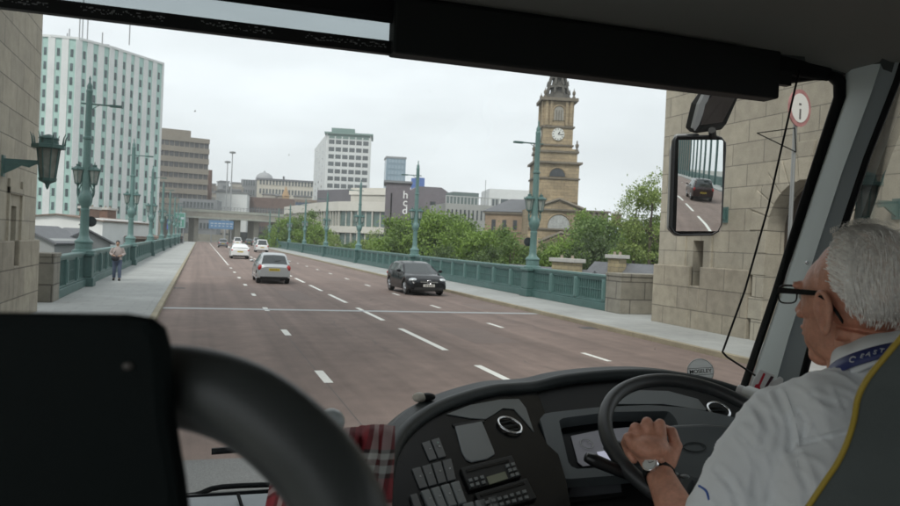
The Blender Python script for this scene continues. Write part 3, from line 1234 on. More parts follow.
for k in range(7):
    w = (f.L - 1.6) / 6
    f.bx(pl, .8 + k * w - .25, .8 + k * w + .25, 2, zt - 1, 0, .35)
pl.build('mullion', C_WHITE, t)
tp = MB()
f.bx(tp, -1.0, f.L + .8, zt, zt + .8, -18, 1.0)
f.bx(tp, .5, f.L - .5, zt - 2.0, zt, -.1, .1)
tp.build('roof_slab', mat('copper_edge', (.16, .24, .22), .7), t)
f.bx(MB(), 2, f.L * .62, zt + .8, zt + 2.9, -12, -1).build('penthouse', mat('copper_edge', (.16, .24, .22), .7), t)

# --- glass tower and blue sliver
t, f = block('glass_tower', 'pale glass tower on the skyline right of the white slab tower', 383, 500, 402.5, 502, 159, 0, 16, mat('blue_glass', (.16, .24, .30), .25, var=(.1, .2)), rows=14, cols=5, wz=(4, 56), wfrac=(.7, .6), wm=mat('sky_glass', (.22, .30, .36), .15), roof=(1.2, C_GREY))
block('blue_tower', 'narrow bright blue tower behind the right trees', 417.5, 420, 422, 422, 178, 0, 8, mat('bright_blue', (.03, .11, .40), .5), cat='tower')
block('dark_block', 'dark plant block at the foot of the glass tower', 396, 380, 406.5, 384, 183, 0, 10, mat('dark_block_m', (.07, .085, .10), .6), cat='building')


# --- cream curved building
def curved_office():
    ctrl = [(284, 200), (300, 182), (318, 167), (338, 158), (357, 154), (386, 152)]
    P = [xy(a, d) for a, d in ctrl]
    zt = ztop(386, 202, 152)
    t = thing('office_building', 'cream curved three-storey office with ribbon windows behind the trees', 'building', (P[3].x, P[3].y, -5))
    w, gl, bd, mu = MB(), [], MB(), MB()
    for i in range(len(P) - 1):
        f = Fac(P[i], P[i + 1], -5, zt, 14)
        f.bx(w, 0, f.L, -5, zt - .3, -6, -.4)
        for z1, z0 in ((zt, zt - 1.9), (zt - 5.0, zt - 6.3), (zt - 9.4, zt - 10.6)):
            f.bx(bd, -.1, f.L + .1, z0, z1, -.6, .25)
        n = max(3, int(f.L / 1.5))
        for r, (a, b) in enumerate(((zt - 5.0, zt - 1.9), (zt - 9.4, zt - 6.3), (-5, zt - 10.6))):
            for k in range(n):
                u0 = k * f.L / n
                gl.append((f, u0 + .05, u0 + f.L / n - .05, a + .05, b - .05, -.45, -.3))
                f.bx(mu, u0 - .13, u0 + .13, a, b, -.35, .12 if i < 3 or k % 2 == 0 else -.2)
    w.build('wall', C_CREAM, t)
    bd.build('spandrel_band', mat('cream_band', (.60, .58, .53), .75, var=(.3, .08)), t)
    mu.build('mullion', C_CREAM, t)
    add_windows(t, gl, mat('green_glass', (.10, .15, .14), .12, var=(.4, .4), spec=.7))
    f = Fac(xy(315.5, 185), xy(349, 176), zt - 1, ztop(349, 189, 176), 10)
    f.shell(MB()).build('plant_room', mat('mauve_grey', (.13, .125, .14), .8, var=(.3, .1)), t)
    f = Fac(xy(349, 170), xy(384, 166), zt - 1, ztop(384, 188, 166), 10)
    f.shell(MB()).build('top_storey', C_CREAM, t)
    f.bx(MB(), -.3, f.L, f.z1 - 1.5, f.z1 - .4, 0, .3).build('cornice', mat('cream_band', (.6, .56, .47)), t)
    return zt


curved_office()
t, f = block('sign_tower', 'mauve brick stair tower with white vertical letters', 383.5, 149, 408, 149.4, 183.5, -5, 10, C_PURPLE, roof=(.4, C_GREY), cat='building')
R_l = frame(f.n)
for ch, py in (('h', 195.5), ('c', 203), ('d', 211)):
    me = text_mesh(ch, 2.1, .06)
    o = link('letter', me, mat('letter_white', (.75, .75, .75), .6), t)
    c = f.P(f.L * (403.5 - 383.5) / 24.5, ztop(402, py, 151), .07)
    o.matrix_local = Matrix.Translation(c - t.location) @ R_l.to_4x4()
f.bx(MB(), f.L * .22, f.L * .27, 0, f.z1 - 2, -.05, .12).build('downpipe', M_DARK, t)
t, f = block('mauve_hall', 'mauve hall with sloped shoulders right of the lettered stair tower', 408, 196, 447, 198, 193, -5, 14, C_PURPLE)
f.bx(MB(), f.L * .52, f.L * .66, f.z1 - 5, f.z1 - 2.4, -.1, .06).build('window', M_GLASSDK, t)
MB().prism([f.P(0, f.z1, -.02), f.P(f.L, f.z1, -.02), f.P(f.L - 2, f.z1 + 1.3, -.02), f.P(2, f.z1 + 1.3, -.02)], f.n, 14).build('roof', C_PURPLE, t)
t, f = block('long_office', 'long low grey office with a dark window strip left of the church', 444, 158, 498, 161, 206, -5, 14, mat('pale_clad', (.33, .34, .33), .7, var=(.3, .1)), tpx=498)
rr = [(f, .4 + k * f.L / 13, f.L / 13 * (k + 1) - .2, f.z1 - 3.2, f.z1 - 1.2, -.1, .05) for k in range(13)]
add_windows(t, rr, M_GLASSDK)
rail = MB()
u = 0
while u < f.L:
    f.bx(rail, u, u + .18, f.z1, f.z1 + 1.5, -.3, -.1)
    u += .75
f.bx(rail, 0, f.L, f.z1 + 1.4, f.z1 + 1.6, -.3, -.05)
rail.build('roof_screen', mat('pale_screen', (.42, .44, .44), .6), t)
f.bx(MB(), f.L * .2, f.L * .68, f.z1, f.z1 + 2.6, -9, -3).build('plant_room', mat('dk_green_clad', (.13, .17, .165), .6), t)
block('white_office', 'white and glass office block behind the church nave', 487, 190, 527, 191, 190.5, -5, 14, C_WHITE, tpx=527, rows=1, cols=4, wz=(11.0, 14.4), wfrac=(.85, .7), margin=(.5, .5))
p = xy(483, 180)
tag(MB().tube([(p.x, p.y, 0), (p.x, p.y, ztop(483, 180, 180))], .07, 5).build('flag_pole', C_GREY), 'thin bare pole on the roofs left of the church', 'pole')


# --- church: clock tower and body
def church():
    d = 130.0
    c = xy(550.5, d)
    t = thing('church', 'sandstone church with a clock tower and pierced spire', 'church', (c.x, c.y, -9))
    ang = math.atan2(-(c.x), c.y)          # face the viewer
    Rz = Matrix.Rotation(ang + R(9), 3, 'Z')

    def O(x, y, z):
        return V((c.x, c.y, 0)) + Rz @ V((x, y, z))

    def B(mb, x0, x1, y0, y1, z0, z1):
        mb.M = Matrix.Translation((c.x, c.y, 0)) @ Rz.to_4x4()
        mb.box((x0, y0, z0), (x1, y1, z1))
        return mb
    Z = lambda y: ztop(556, y, d)
    k = d / F
    w1, w2 = 22.6 * k, 15.8 * k       # half widths of lower and upper stage
    w1 *= .94
    w2 *= .93
    low = B(MB(), -w1, w1, -w1, w1, -9, Z(166))
    B(low, -w1 + .35, w1 - .35, -w1 + .35, w1 - .35, Z(166), Z(151))
    B(low, -w2, w2, -w2, w2, Z(151), Z(104))
    low.build('tower_wall', C_CHST, t)
    co = MB()
    B(co, -w1 - .45, w1 + .45, -w1 - .45, w1 + .45, Z(166), Z(164))
    B(co, -w1 - .2, w1 + .2, -w1 - .2, w1 + .2, Z(181), Z(179.6))
    B(co, -w1 + .1, w1 - .1, -w1 + .1, w1 - .1, Z(155), Z(153))
    B(co, -w1 + .0, w1 - .0, -w1 + .0, w1 - .0, Z(205), Z(203))
    B(co, -w2 - .2, w2 + .2, -w2 - .2, w2 + .2, Z(148), Z(146.5))
    B(co, -w2 - .25, w2 + .25, -w2 - .25, w2 + .25, Z(130), Z(128.4))
    B(co, -w2 - .6, w2 + .6, -w2 - .6, w2 + .6, Z(104), Z(101))
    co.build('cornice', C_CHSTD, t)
    # paired pilasters of belfry
    pi = MB()
    for x in (-w2 + .45, -w2 + 1.2, w2 - .45, w2 - 1.2):
        B(pi, x - .22, x + .22, -w2 - .28, -w2 + .1, Z(128), Z(104))
        B(pi, -w2 - .28, -w2 + .1, x - .22, x + .22, Z(128), Z(104))
    pi.build('pilaster', C_CHST, t)

    # round-headed windows as solid insets with frame
    def arched(cx, face, z0, zs, hw, name, m, rim=.3, full=True):
        pts = []
        N = 14
        if full:
            pts = [(cx - hw, z0), (cx + hw, z0)]
        pts += [(cx + hw * math.cos(math.pi * j / N), zs + hw * math.sin(math.pi * j / N)) for j in range(N + 1)]
        mk = MB()
        mk.M = Matrix.Translation((c.x, c.y, 0)) @ Rz.to_4x4()
        P3 = [V((a, face - .10, b)) for a, b in pts]
        n3 = V((0, -1, 0))
        area = P3
        mk.prism(P3, n3, .2)
        o = mk.build(name, m, t)
        rm = MB()
        rm.M = mk.M
        arc = [V((cx + (hw + rim / 2) * math.cos(math.pi * j / N), face - .12, zs + (hw + rim / 2) * math.sin(math.pi * j / N))) for j in range(N + 1)]
        if full:
            arc = [V((cx + hw + rim / 2, face - .12, z0))] + arc + [V((cx - hw - rim / 2, face - .12, z0))]
        rm.tube(arc, rim / 2, 4)
        rm.build('window_frame', C_CHST, o)
        return o
    DK = mat('church_glass', (.045, .05, .055), .3, var=(1, .3))
    arched(0, -w1, Z(181), Z(178.5), 1.30, 'window', DK, .25, False)
    lou = mat('louvre', (.28, .27, .24), .8, var=(2, .2))
    arched(0, -w2, Z(123), Z(114), .78, 'belfry_window', lou, .3)
    bars = MB()
    bars.M = Matrix.Translation((c.x, c.y, 0)) @ Rz.to_4x4()
    for x in (-.4, 0, .4):
        bars.box((x - .06, -w2 - .2, Z(123)), (x + .06, -w2 - .11, Z(113)))
    bars.build('tracery', C_CHSTD, t)
    # clocks
    for nrm, nm in ((V((0, -1, 0)), 'front'), (V((-1, 0, 0)), 'side')):
        M3 = Matrix.Translation((c.x, c.y, 0)) @ Rz.to_4x4()
        cc = V((0, 0, Z(136.5))) + nrm * (w2 + .05)
        fc = MB()
        fc.M = M3
        fc.tube([cc, cc + nrm * .12], 1.02, 28)
        cf = fc.build('clock_face', mat('clock_white', (.62, .63, .60), .6), t)
        rg = MB()
        rg.M = M3
        fr = frame(nrm)
        for j in range(12):
            a = 2 * math.pi * j / 12
            dd = fr @ V((math.sin(a), math.cos(a), 0))
            rg.tube([cc + nrm * .14 + dd * .72, cc + nrm * .14 + dd * .95], .05, 4)
        for a, ln, r in ((R(95), .78, .05), (R(35), .5, .07)):
            dd = fr @ V((math.sin(a), math.cos(a), 0))
            rg.tube([cc + nrm * .16, cc + nrm * .16 + dd * ln], r, 4)
        rg.build('clock_hands', M_DARK, cf)
    # urns
    ur = MB()
    ur.M = Matrix.Translation((c.x, c.y, 0)) @ Rz.to_4x4()
    for x in (-1, 1):
        for y in (-1, 1):
            ur.lathe([(.28, 0), (.28, .3), (.12, .4), (.3, .8), (.3, 1.1), (.1, 1.3), (.14, 1.6), (.02, 1.8)], (x * (w1 - .45), y * (w1 - .45), Z(153)), 8)
            ur.lathe([(.28, 0), (.28, .3), (.12, .4), (.28, .8), (.25, 1.1), (.08, 1.3), (.02, 1.7)], (x * (w2 - .1), y * (w2 - .1), Z(101)), 8)
    ur.build('urn', C_CHSTD, t)
    # pierced octagonal spire
    sp = MB()
    sp.M = Matrix.Translation((c.x, c.y, 0)) @ Rz.to_4x4()
    zb, zt2 = Z(101), Z(42)
    r0 = 2.0
    rad = lambda z: r0 * (1 - (z - zb) / (zt2 - zb)) ** 1.0 + .05
    for j in range(8):
        a = 2 * math.pi * (j + .5) / 8
        pts = []
        for q in range(9):
            z = zb + (zt2 - zb) * q / 8
            pts.append(V((rad(z) * math.cos(a), rad(z) * math.sin(a), z)))
        sp.tube(pts, [.26 - .02 * q for q in range(9)], 5)
    for z, h in ((zb, .9), (zb + 2.0, .35), (zb + 3.6, .5), (zb + 5.2, .3), (zb + 6.6, .6), (zb + 8.2, 2.0)):
        sp.lathe([(rad(z) + .12, z), (rad(z + h) + .12, z + h)], (0, 0, 0), 8)
    for j in range(8):
        a = 2 * math.pi * (j + .5) / 8
        for z in (zb + .9, zb + 2.4, zb + 4.2):
            sp.lathe([(.22, z), (.14, z + .5), (.02, z + .9)], (rad(z) * 1.1 * math.cos(a), rad(z) * 1.1 * math.sin(a), 0), 5)
    sp.lathe([(r0 * .72, zb), (.1, zb + (zt2 - zb) * .9)], (0, 0, 0), 8)
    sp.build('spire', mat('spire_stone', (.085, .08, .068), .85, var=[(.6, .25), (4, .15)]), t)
    # front block with pediment
    b2 = MB()
    hw = 5.4
    B(b2, -w1 - 1.2, hw + 2.6, -w1 - 3.0, w1 + 2, -9, Z(211))
    b2.M = Matrix.Translation((c.x, c.y, 0)) @ Rz.to_4x4()
    yf = -w1 - 3.2
    b2.prism([V((-w1 - .4, yf, Z(211))), V((w1 + .4, yf, Z(211))), V((0, yf, Z(203)))], (0, -1, 0), 3.0)
    b2.build('portico_wall', C_CHST, t)
    pd = MB()
    pd.M = b2.M
    pd.tube([V((-w1 - .7, yf - .1, Z(211))), V((0, yf - .1, Z(203) + .2)), V((w1 + .7, yf - .1, Z(211)))], .28, 4)
    pd.box((-w1 - 1.5, yf - .25, Z(212.6)), (hw + 2.9, yf + .3, Z(211)))
    pd.box((-w1 - 1.2, yf - .1, Z(231)), (hw + 2.6, yf + .3, Z(229.6)))
    pd.tube([V((-w1 + .4, yf - .5, Z(243))), V((0.4, yf - .5, Z(233.5))), V((w1 + 2.2, yf - .5, Z(244)))], .3, 4)
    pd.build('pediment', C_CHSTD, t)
    arched(.1, -w1 - 3.0, Z(230), Z(227), 1.75, 'window', mat('pale_leaded', (.33, .34, .33), .4, var=(3, .3)), .3, True)
    cl = MB()
    cl.M = b2.M
    for x in (hw + .2, hw + 1.0, hw + 2.2):
        cl.lathe([(.32, Z(247)), (.26, Z(214)), (.36, Z(212.6))], (x, yf - .2, 0), 10)
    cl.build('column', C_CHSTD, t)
    # nave to the left
    nv = Fac(xy(484, 134), xy(536, 131), -9, ztop(530, 212, 130), 18)
    nv.shell(MB()).build('nave_wall', mat('nave_stone', (.27, .20, .135), .85, var=[(.3, .2), (2, .12)]), t)
    rf = MB()
    rf.prism([nv.P(-.4, nv.z1, .4), nv.P(nv.L + .4, nv.z1, .4), nv.P(nv.L - 1, nv.z1 + 2.6, -7), nv.P(2.5, nv.z1 + 2.6, -7)], nv.n + V((0, 0, 1)), .3)
    rf.build('roof', C_SLATE, t)
    ns = MB()
    nv.bx(ns, -.2, nv.L, nv.z1 - .4, nv.z1 + .0, 0, .3)
    nv.bx(ns, -.1, nv.L, nv.z1 - 3.6, nv.z1 - 3.4, 0, .12)
    ns.build('cornice', C_CHSTD, t)
    rr = [(nv, 1.2 + 1.9 * j, 1.9 + 1.9 * j, nv.z1 - 3.0 if j % 3 else nv.z1 - 6.6, nv.z1 - 1.4, -.1, .04) for j in range(4)]
    add_windows(t, rr, DK)


church()


# ------------------------------------------------------------------ near roofs
def cottage(name, label, A, B, zr, ze, depth, wallm, roofm, chim):
    """gabled house: ridge runs A->B"""
    u = (B - A)
    u.z = 0
    L_ = u.length
    u.normalize()
    n = V((u.y, -u.x, 0))
    A = V((A.x, A.y, 0))
    t = thing(name, label, 'house', (A.x, A.y, -12))
    P = lambda a, b, z: A + u * a + n * b + V((0, 0, z))
    h = depth / 2
    w = MB()
    for a in (0, L_):
        pass
    vs = [P(0, -h, -12), P(L_, -h, -12), P(L_, h, -12), P(0, h, -12), P(0, -h, ze), P(L_, -h, ze), P(L_, h, ze), P(0, h, ze), P(0, 0, zr - .1), P(L_, 0, zr - .1)]
    w.add(vs, [(0, 1, 5, 4), (1, 2, 6, 9, 5), (2, 3, 7, 6), (3, 0, 4, 8, 7), (4, 5, 9, 8), (6, 7, 8, 9)])
    w.build('wall', wallm, t)
    r = MB()
    for s in (-1, 1):
        r.prism([P(-.3, s * (h + .3), ze - .15), P(L_ + .3, s * (h + .3), ze - .15), P(L_ + .3, 0, zr), P(-.3, 0, zr)], n * s * .5 + V((0, 0, 1)), .12)
    r.build('roof', roofm, t)
    for a, b, zz, cw, cl_, cm in chim:
        c = MB()
        c.M = Matrix.Translation(P(a, b, 0)) @ Matrix((u, -n, V((0, 0, 1)))).transposed().to_4x4()
        c.box((-cw, -cl_, ze - 1), (cw, cl_, zz - .35)).box((-cw - .12, -cl_ - .12, zz - .35), (cw + .12, cl_ + .12, zz - .35 + .002))
        ch = c.build('chimney', cm, t, bevel=.02)
        k_ = MB()
        k_.M = c.M
        k_.box((-cw - .16, -cl_ - .16, zz - .345), (cw + .16, cl_ + .16, zz - .09))
        k_.build('chimney_cap', mat('pale_cap', (.46, .45, .42), .8, var=(3, .1)), ch, bevel=.02)
        p = MB()
        p.M = c.M
        q = int(cw * 2 / .42)
        for k in range(2):
            p.lathe([(.11, zz - .1), (.09, zz + .10), (.11, zz + .13)], (-cw + (k + .5) * cw, 0, 0), 8)
        p.build('chimney_pot', mat('old_pot', (.30, .25, .20), .8), ch)
    return t


C_YST = masonry('yellow_stone', (.40, .33, .19), (.32, .27, .17), (.2, .17, .12), .7, .3, .02)
C_CAP = mat('pale_cap', (.46, .45, .42), .8, var=(3, .1))
A, B = at(2, 525, 262, 1.3), at(2, 583, 270, 1.3)
P1, P2 = dep(512, 262, 60), dep(592, 264, 52)
cottage('cottage', 'slate-roofed stone house with a broad chimney just beyond the right parapet', P1, P2, .95, -2.2, 8, C_YST, C_SLATE,
        [((P2 - P1).length - 1.9, .6, 1.75, 1.15, .4, C_YST)])
P1, P2 = dep(598, 259, 56), dep(690, 266, 50)
cottage('cottage', 'slate-roofed house with a square chimney beside the right stone block', P1, P2, 1.5, -1.8, 8, C_YST, C_SLATE,
        [(2.4, .8, 2.15, .48, .4, C_YST)])
P1, P2 = xy(500, 88), xy(530, 80)
cottage('cottage', 'stone house with a small chimney behind the nearest right lamp column', P1, P2, -.5, -3, 8, C_YST, C_SLATE, [((P2 - P1).length - 1.5, 0, 1.1, .8, .5, C_YST)])
# houses left
P1, P2 = xy(57, 78), xy(112, 92)
cottage('white_house', 'white rendered house with brick chimneys behind the left parapet', P1, P2, ztop(85, 212, 84) - .4, ztop(85, 219, 84), 9, mat('white_render', (.70, .71, .70), .8, var=(.5, .06)), mat('tile_brown', (.20, .15, .12), .8, var=(2, .2)),
        [(4.0, 1.5, ztop(80, 206, 84), 1.3, .5, C_BRICK), (12.5, 0, ztop(105, 207, 90), 1.3, .5, C_BRICK)])
P1, P2 = xy(20, 55), xy(56, 60)
cottage('grey_house', 'grey slate roofed house beside the left stone pier', P1, P2, ztop(50, 226, 58), ztop(50, 240, 58), 5, mat('grey_render', (.28, .29, .29), .8), C_SLATE, [])
P1, P2 = xy(66, 62), xy(86, 60)
cottage('grey_house', 'grey gabled outbuilding in front of the white house', P1, P2, ztop(76, 228, 61), ztop(76, 240, 61), 4, mat('grey_render', (.28, .29, .29), .8), C_SLATE, [])
P1, P2 = xy(92, 84), xy(130, 96)
cottage('brick_house', 'low red brick house behind the pedestrian', P1, P2, ztop(118, 227, 90), ztop(118, 236, 90), 8, C_BRICK, mat('tile_brown', (.20, .15, .12)), [])
P1, P2 = dep(612, 232, 120), dep(648, 234, 112)
cottage('blue_house', 'pale blue rendered house among the trees near the right stone tower', P1, P2, ztop(628, 222, 116), ztop(628, 231, 116), 8, mat('pale_blue', (.42, .50, .55), .8), C_SLATE, [(3, 1.5, ztop(616, 212, 116), .6, .5, C_BRICK)])

# ------------------------------------------------------------------ trees
def make_crown(seed, n_cl=60, per=110, leaf=.20, shape=(1, 1, 1)):
    rnd = random.Random(seed)
    vs, fs = [], []
    cl = []
    for i in range(n_cl):
        while True:
            p = V((rnd.uniform(-1, 1), rnd.uniform(-1, 1), rnd.uniform(-1, 1)))
            if .35 < p.length < 1:
                break
        p = V((p.x * shape[0], p.y * shape[1], p.z * shape[2]))
        p *= 1 + .25 * noise.noise(p * 1.3 + V((seed, 0, 0)))
        cl.append((p, rnd.uniform(.13, .30)))
    for p, r in cl:
        for k in range(per):
            d = V((rnd.gauss(0, 1), rnd.gauss(0, 1), rnd.gauss(0, .8)))
            q = p + d * r * .55
            s = leaf * rnd.uniform(.5, 1.1) * .2
            a = V((rnd.gauss(0, 1), rnd.gauss(0, 1), rnd.gauss(0, 1))).normalized()
            b = a.cross(V((rnd.gauss(0, 1), rnd.gauss(0, 1), rnd.gauss(0, 1)))).normalized()
            o = len(vs)
            vs += [q - a * s, q + b * s * .6, q + a * s, q - b * s * .6]
            fs.append((o, o + 1, o + 2, o + 3))
    me = bpy.data.meshes.new('crown')
    me.from_pydata([tuple(v) for v in vs], [], fs)
    me.update()
    return me, cl


def leafmat(name, c):
    m = bpy.data.materials.new(name)
    m.use_nodes = True
    nt = m.node_tree
    b = nt.nodes['Principled BSDF']
    b.inputs['Roughness'].default_value = .55
    geo = nt.nodes.new('ShaderNodeNewGeometry')
    cr = nt.nodes.new('ShaderNodeValToRGB')
    cr.color_ramp.elements[0].color = (c[0] * .72, c[1] * .75, c[2] * .75, 1)
    cr.color_ramp.elements[1].color = (c[0] * 1.25, c[1] * 1.2, c[2] * 1.2, 1)
    nt.links.new(geo.outputs['Random Per Island'], cr.inputs[0])
    nt.links.new(cr.outputs[0], b.inputs['Base Color'])
    tr = nt.nodes.new('ShaderNodeBsdfTranslucent')
    nt.links.new(cr.outputs[0], tr.inputs[0])
    mx = nt.nodes.new('ShaderNodeMixShader')
    mx.inputs[0].default_value = .3
    nt.links.new(b.outputs[0], mx.inputs[1])
    nt.links.new(tr.outputs[0], mx.inputs[2])
    nt.links.new(mx.outputs[0], nt.nodes['Material Output'].inputs[0])
    return m


LEAF = [leafmat('leaf_spring', (.185, .29, .052)), leafmat('leaf_mid', (.125, .205, .047)), leafmat('leaf_pale', (.225, .30, .085)), leafmat('leaf_dark', (.075, .12, .038))]
BARK = mat('bark', (.09, .075, .055), .9, var=(3, .2))
CROWNS = []
for i in range(5):
    CROWNS.append(make_crown(11 + i, 70, 170, .23, ((1, 1, 1), (.9, .9, 1.15), (1.1, 1, .9), (.8, .8, 1.3), (1, 1, 1))[i]))
CROWNS.append(make_crown(31, 40, 130, .22, (.8, .8, 1.25)))
CM = {}


def tree(px, d, ytop, rad, kind, var, label, zg=-10, group='trees beyond the right parapet', squash=1.1):
    p = xy(px, d)
    zt = ztop(px, ytop, d)
    t = thing('tree', label, 'tree', (p.x, p.y, zg), group)
    me, cl = CROWNS[var]
    key = (var, kind)
    if key not in CM:
        m2 = me.copy()
        m2.materials.append(LEAF[kind])
        CM[key] = m2
    o = bpy.data.objects.new('crown', CM[key])
    COL.objects.link(o)
    o.parent = t
    rz = rad * squash
    o.scale = (rad, rad, rz)
    hz = {0: 1.1, 1: 1.2, 2: 1.0, 3: 1.35, 4: 1.1, 5: 1.3}[var]
    o.location = (0, 0, zt - hz * rz - zg)
    ang = random.uniform(0, 6.28)
    o.rotation_euler.z = ang
    b = MB()
    cz = o.location.z
    H = cz
    b.tube([(0, 0, 0), (.08, .05, H * .5), (0, .1, H), (.1, 0, H + rz * .6)], [.035 * rad + .12, .03 * rad + .09, .02 * rad + .06, .03], 8)
    rm = Matrix.Rotation(ang, 3, 'Z')
    for q, r in cl[::6]:
        e = rm @ V((q.x * rad, q.y * rad, q.z * rz)) + V((0, 0, cz))
        s = V((0, .05, cz - rz * random.uniform(.2, .7)))
        mid = (s + e) / 2 + V((random.uniform(-.2, .2), random.uniform(-.2, .2), .2)) * rad * .3
        b.tube([s, mid, e], [.018 * rad + .03, .012 * rad + .02, .012], 5)
    b.M = None
    me = b.mesh('trunk')
    link('trunk', me, BARK, t, True)
    return t


TR = [
    (291, 150, 214, 4.2, 0, 0, 'bright green tree left of the cream curved office, nearest the road end'),
    (303, 146, 211, 4.6, 1, 1, 'round green tree against the left end of the cream office'),
    (315, 142, 219, 4.0, 0, 2, 'low bright tree under the left windows of the cream office'),
    (333, 120, 236, 2.6, 2, 5, 'thin pale sapling in front of the cream office centre'),
    (346, 112, 243, 2.2, 1, 2, 'small dark shrub-like tree below the cream office windows'),
    (372, 110, 232, 3.0, 2, 5, 'thin-leaved tree before the right end of the cream office'),
    (388, 104, 234, 3.2, 0, 0, 'green tree under the mauve stair tower'),
    (400, 98, 214, 3.8, 0, 3, 'tall narrow tree partly hiding the white letters'),
    (418, 96, 210, 4.0, 1, 1, 'dark tree just right of the third lamp column'),
    (436, 92, 205, 4.4, 0, 0, 'broad spring green tree in front of the mauve hall'),
    (455, 90, 213, 4.2, 1, 4, 'mid green tree left of the long low office'),
    (473, 84, 221, 4.0, 0, 2, 'yellow-green tree below the long low office'),
    (492, 82, 225, 3.8, 0, 0, 'pale green tree under the church nave'),
    (510, 78, 228, 3.6, 1, 1, 'dark tree left of the nearest right lamp column'),
    (548, 76, 243, 3.0, 1, 2, 'low tree at the foot of the church tower'),
    (566, 74, 238, 3.2, 0, 4, 'low green tree right of the church front window'),
    (444, 70, 246, 2.6, 3, 2, 'dark low bush-topped tree behind the oncoming car'),
    (482, 64, 248, 2.6, 3, 1, 'dark low tree close behind the right parapet'),
    (588, 96, 213, 4.4, 0, 1, 'tree just right of the church columns'),
    (603, 92, 210, 4.6, 1, 0, 'big mid green tree between church and stone tower'),
    (600, 70, 233, 3.4, 3, 2, 'dark-leaved tree behind the cottage chimneys'),
    (627, 100, 226, 4.0, 2, 4, 'pale olive tree in front of the pale blue house'),
    (634, 62, 186, 2.2, 2, 5, 'tall thin-crowned tree against the sky left of the stone tower'),
    (650, 60, 175, 2.5, 2, 5, 'tall pale tree touching the edge of the right stone tower'),
    (652, 64, 214, 3.0, 0, 0, 'lower dense tree beside the right stone tower'),
    (618, 82, 235, 2.8, 3, 2, 'small dark tree behind the square chimney'),
    (357, 124, 240, 2.4, 0, 4, 'small green tree below the cream office right windows'),
    (276, 175, 226, 3.0, 1, 2, 'small tree by the far end of the right parapet'),
]
for a in TR:
    tree(*a)
tree(150, 150, 232, 2.5, 3, 2, 'dark small tree behind the far left parapet', group='trees beyond the left parapet')
tree(35, 95, 236, 3, 3, 1, 'dark tree behind the grey slate roof on the left', group='trees beyond the left parapet')


# ------------------------------------------------------------------ vehicles
def lerp_prof(pr, y):
    if y <= pr[0][0]:
        return pr[0][1]
    for (a, b), (c, d) in zip(pr, pr[1:]):
        if y <= c:
            s = (y - a) / (c - a) if c > a else 0
            return b + (d - b) * s
    return pr[-1][1]


def smooth_prof(pr, y):
    e = .05
    return (lerp_prof(pr, y - e) + lerp_prof(pr, y) * 2 + lerp_prof(pr, y + e)) / 4


CARS = {
    # y measured from the tail (0) to the nose (L)
    'hatch': dict(L=3.98, w=.82, sh=[(0, .74), (.05, .92), (.3, .97), (2.2, .95), (2.95, .93), (3.6, .80), (3.9, .66), (3.98, .55)],
                  rf=[(.10, .95), (.18, 1.10), (.42, 1.40), (.70, 1.485), (1.4, 1.50), (2.05, 1.46), (2.35, 1.36), (3.00, .93)],
                  wb=(.72, 3.17), R=.30, zsill=.24, pill=(.55, 1.25, 2.2)),
    'saloon': dict(L=4.5, w=.89, sh=[(0, .80), (.05, .98), (.5, 1.00), (2.6, .95), (3.3, .92), (4.0, .82), (4.4, .66), (4.5, .55)],
                   rf=[(.12, .98), (.25, 1.08), (.95, 1.36), (1.5, 1.43), (2.1, 1.44), (2.6, 1.38), (3.35, .92)],
                   wb=(.9, 3.6), R=.33, zsill=.24, pill=(1.0, 1.75, 2.6)),
    'compact': dict(L=4.3, w=.89, sh=[(0, .78), (.05, .98), (.4, 1.03), (2.4, .97), (3.1, .93), (3.8, .84), (4.2, .68), (4.3, .55)],
                    rf=[(.12, 1.02), (.22, 1.16), (.5, 1.37), (1.0, 1.44), (1.8, 1.45), (2.3, 1.38), (3.1, .94)],
                    wb=(.8, 3.45), R=.33, zsill=.24, pill=(.75, 1.5, 2.4)),
    'mpv': dict(L=4.5, w=.90, sh=[(0, .80), (.05, 1.0), (.4, 1.06), (2.6, 1.0), (3.5, .98), (4.1, .86), (4.4, .7), (4.5, .6)],
                rf=[(.08, 1.04), (.16, 1.4), (.35, 1.68), (.8, 1.76), (2.0, 1.77), (2.6, 1.66), (3.5, .98)],
                wb=(.9, 3.6), R=.33, zsill=.26, pill=(.6, 1.6, 2.6)),
    'suv': dict(L=4.6, w=.95, sh=[(0, .9), (.05, 1.1), (.4, 1.14), (2.6, 1.12), (3.3, 1.10), (4.2, 1.0), (4.5, .85), (4.6, .7)],
                rf=[(.10, 1.12), (.18, 1.45), (.42, 1.72), (.8, 1.78), (2.0, 1.78), (2.5, 1.68), (3.2, 1.12)],
                wb=(.9, 3.65), R=.38, zsill=.36, pill=(.7, 1.6, 2.5)),
}
M_CGLASS = mat('car_glass', (.025, .033, .035), .05, spec=1.0)
M_BLACKTRIM = mat('car_trim', (.02, .02, .02), .5)
M_TAIL = mat('tail_lamp', (.42, .02, .02), .25, spec=.6)
M_HLAMP = mat('head_lamp', (.62, .66, .68), .12, .3)
M_YPLATE = mat('plate_yellow', (.62, .48, .06), .5)
M_WPLATE = mat('plate_white', (.70, .70, .66), .5)


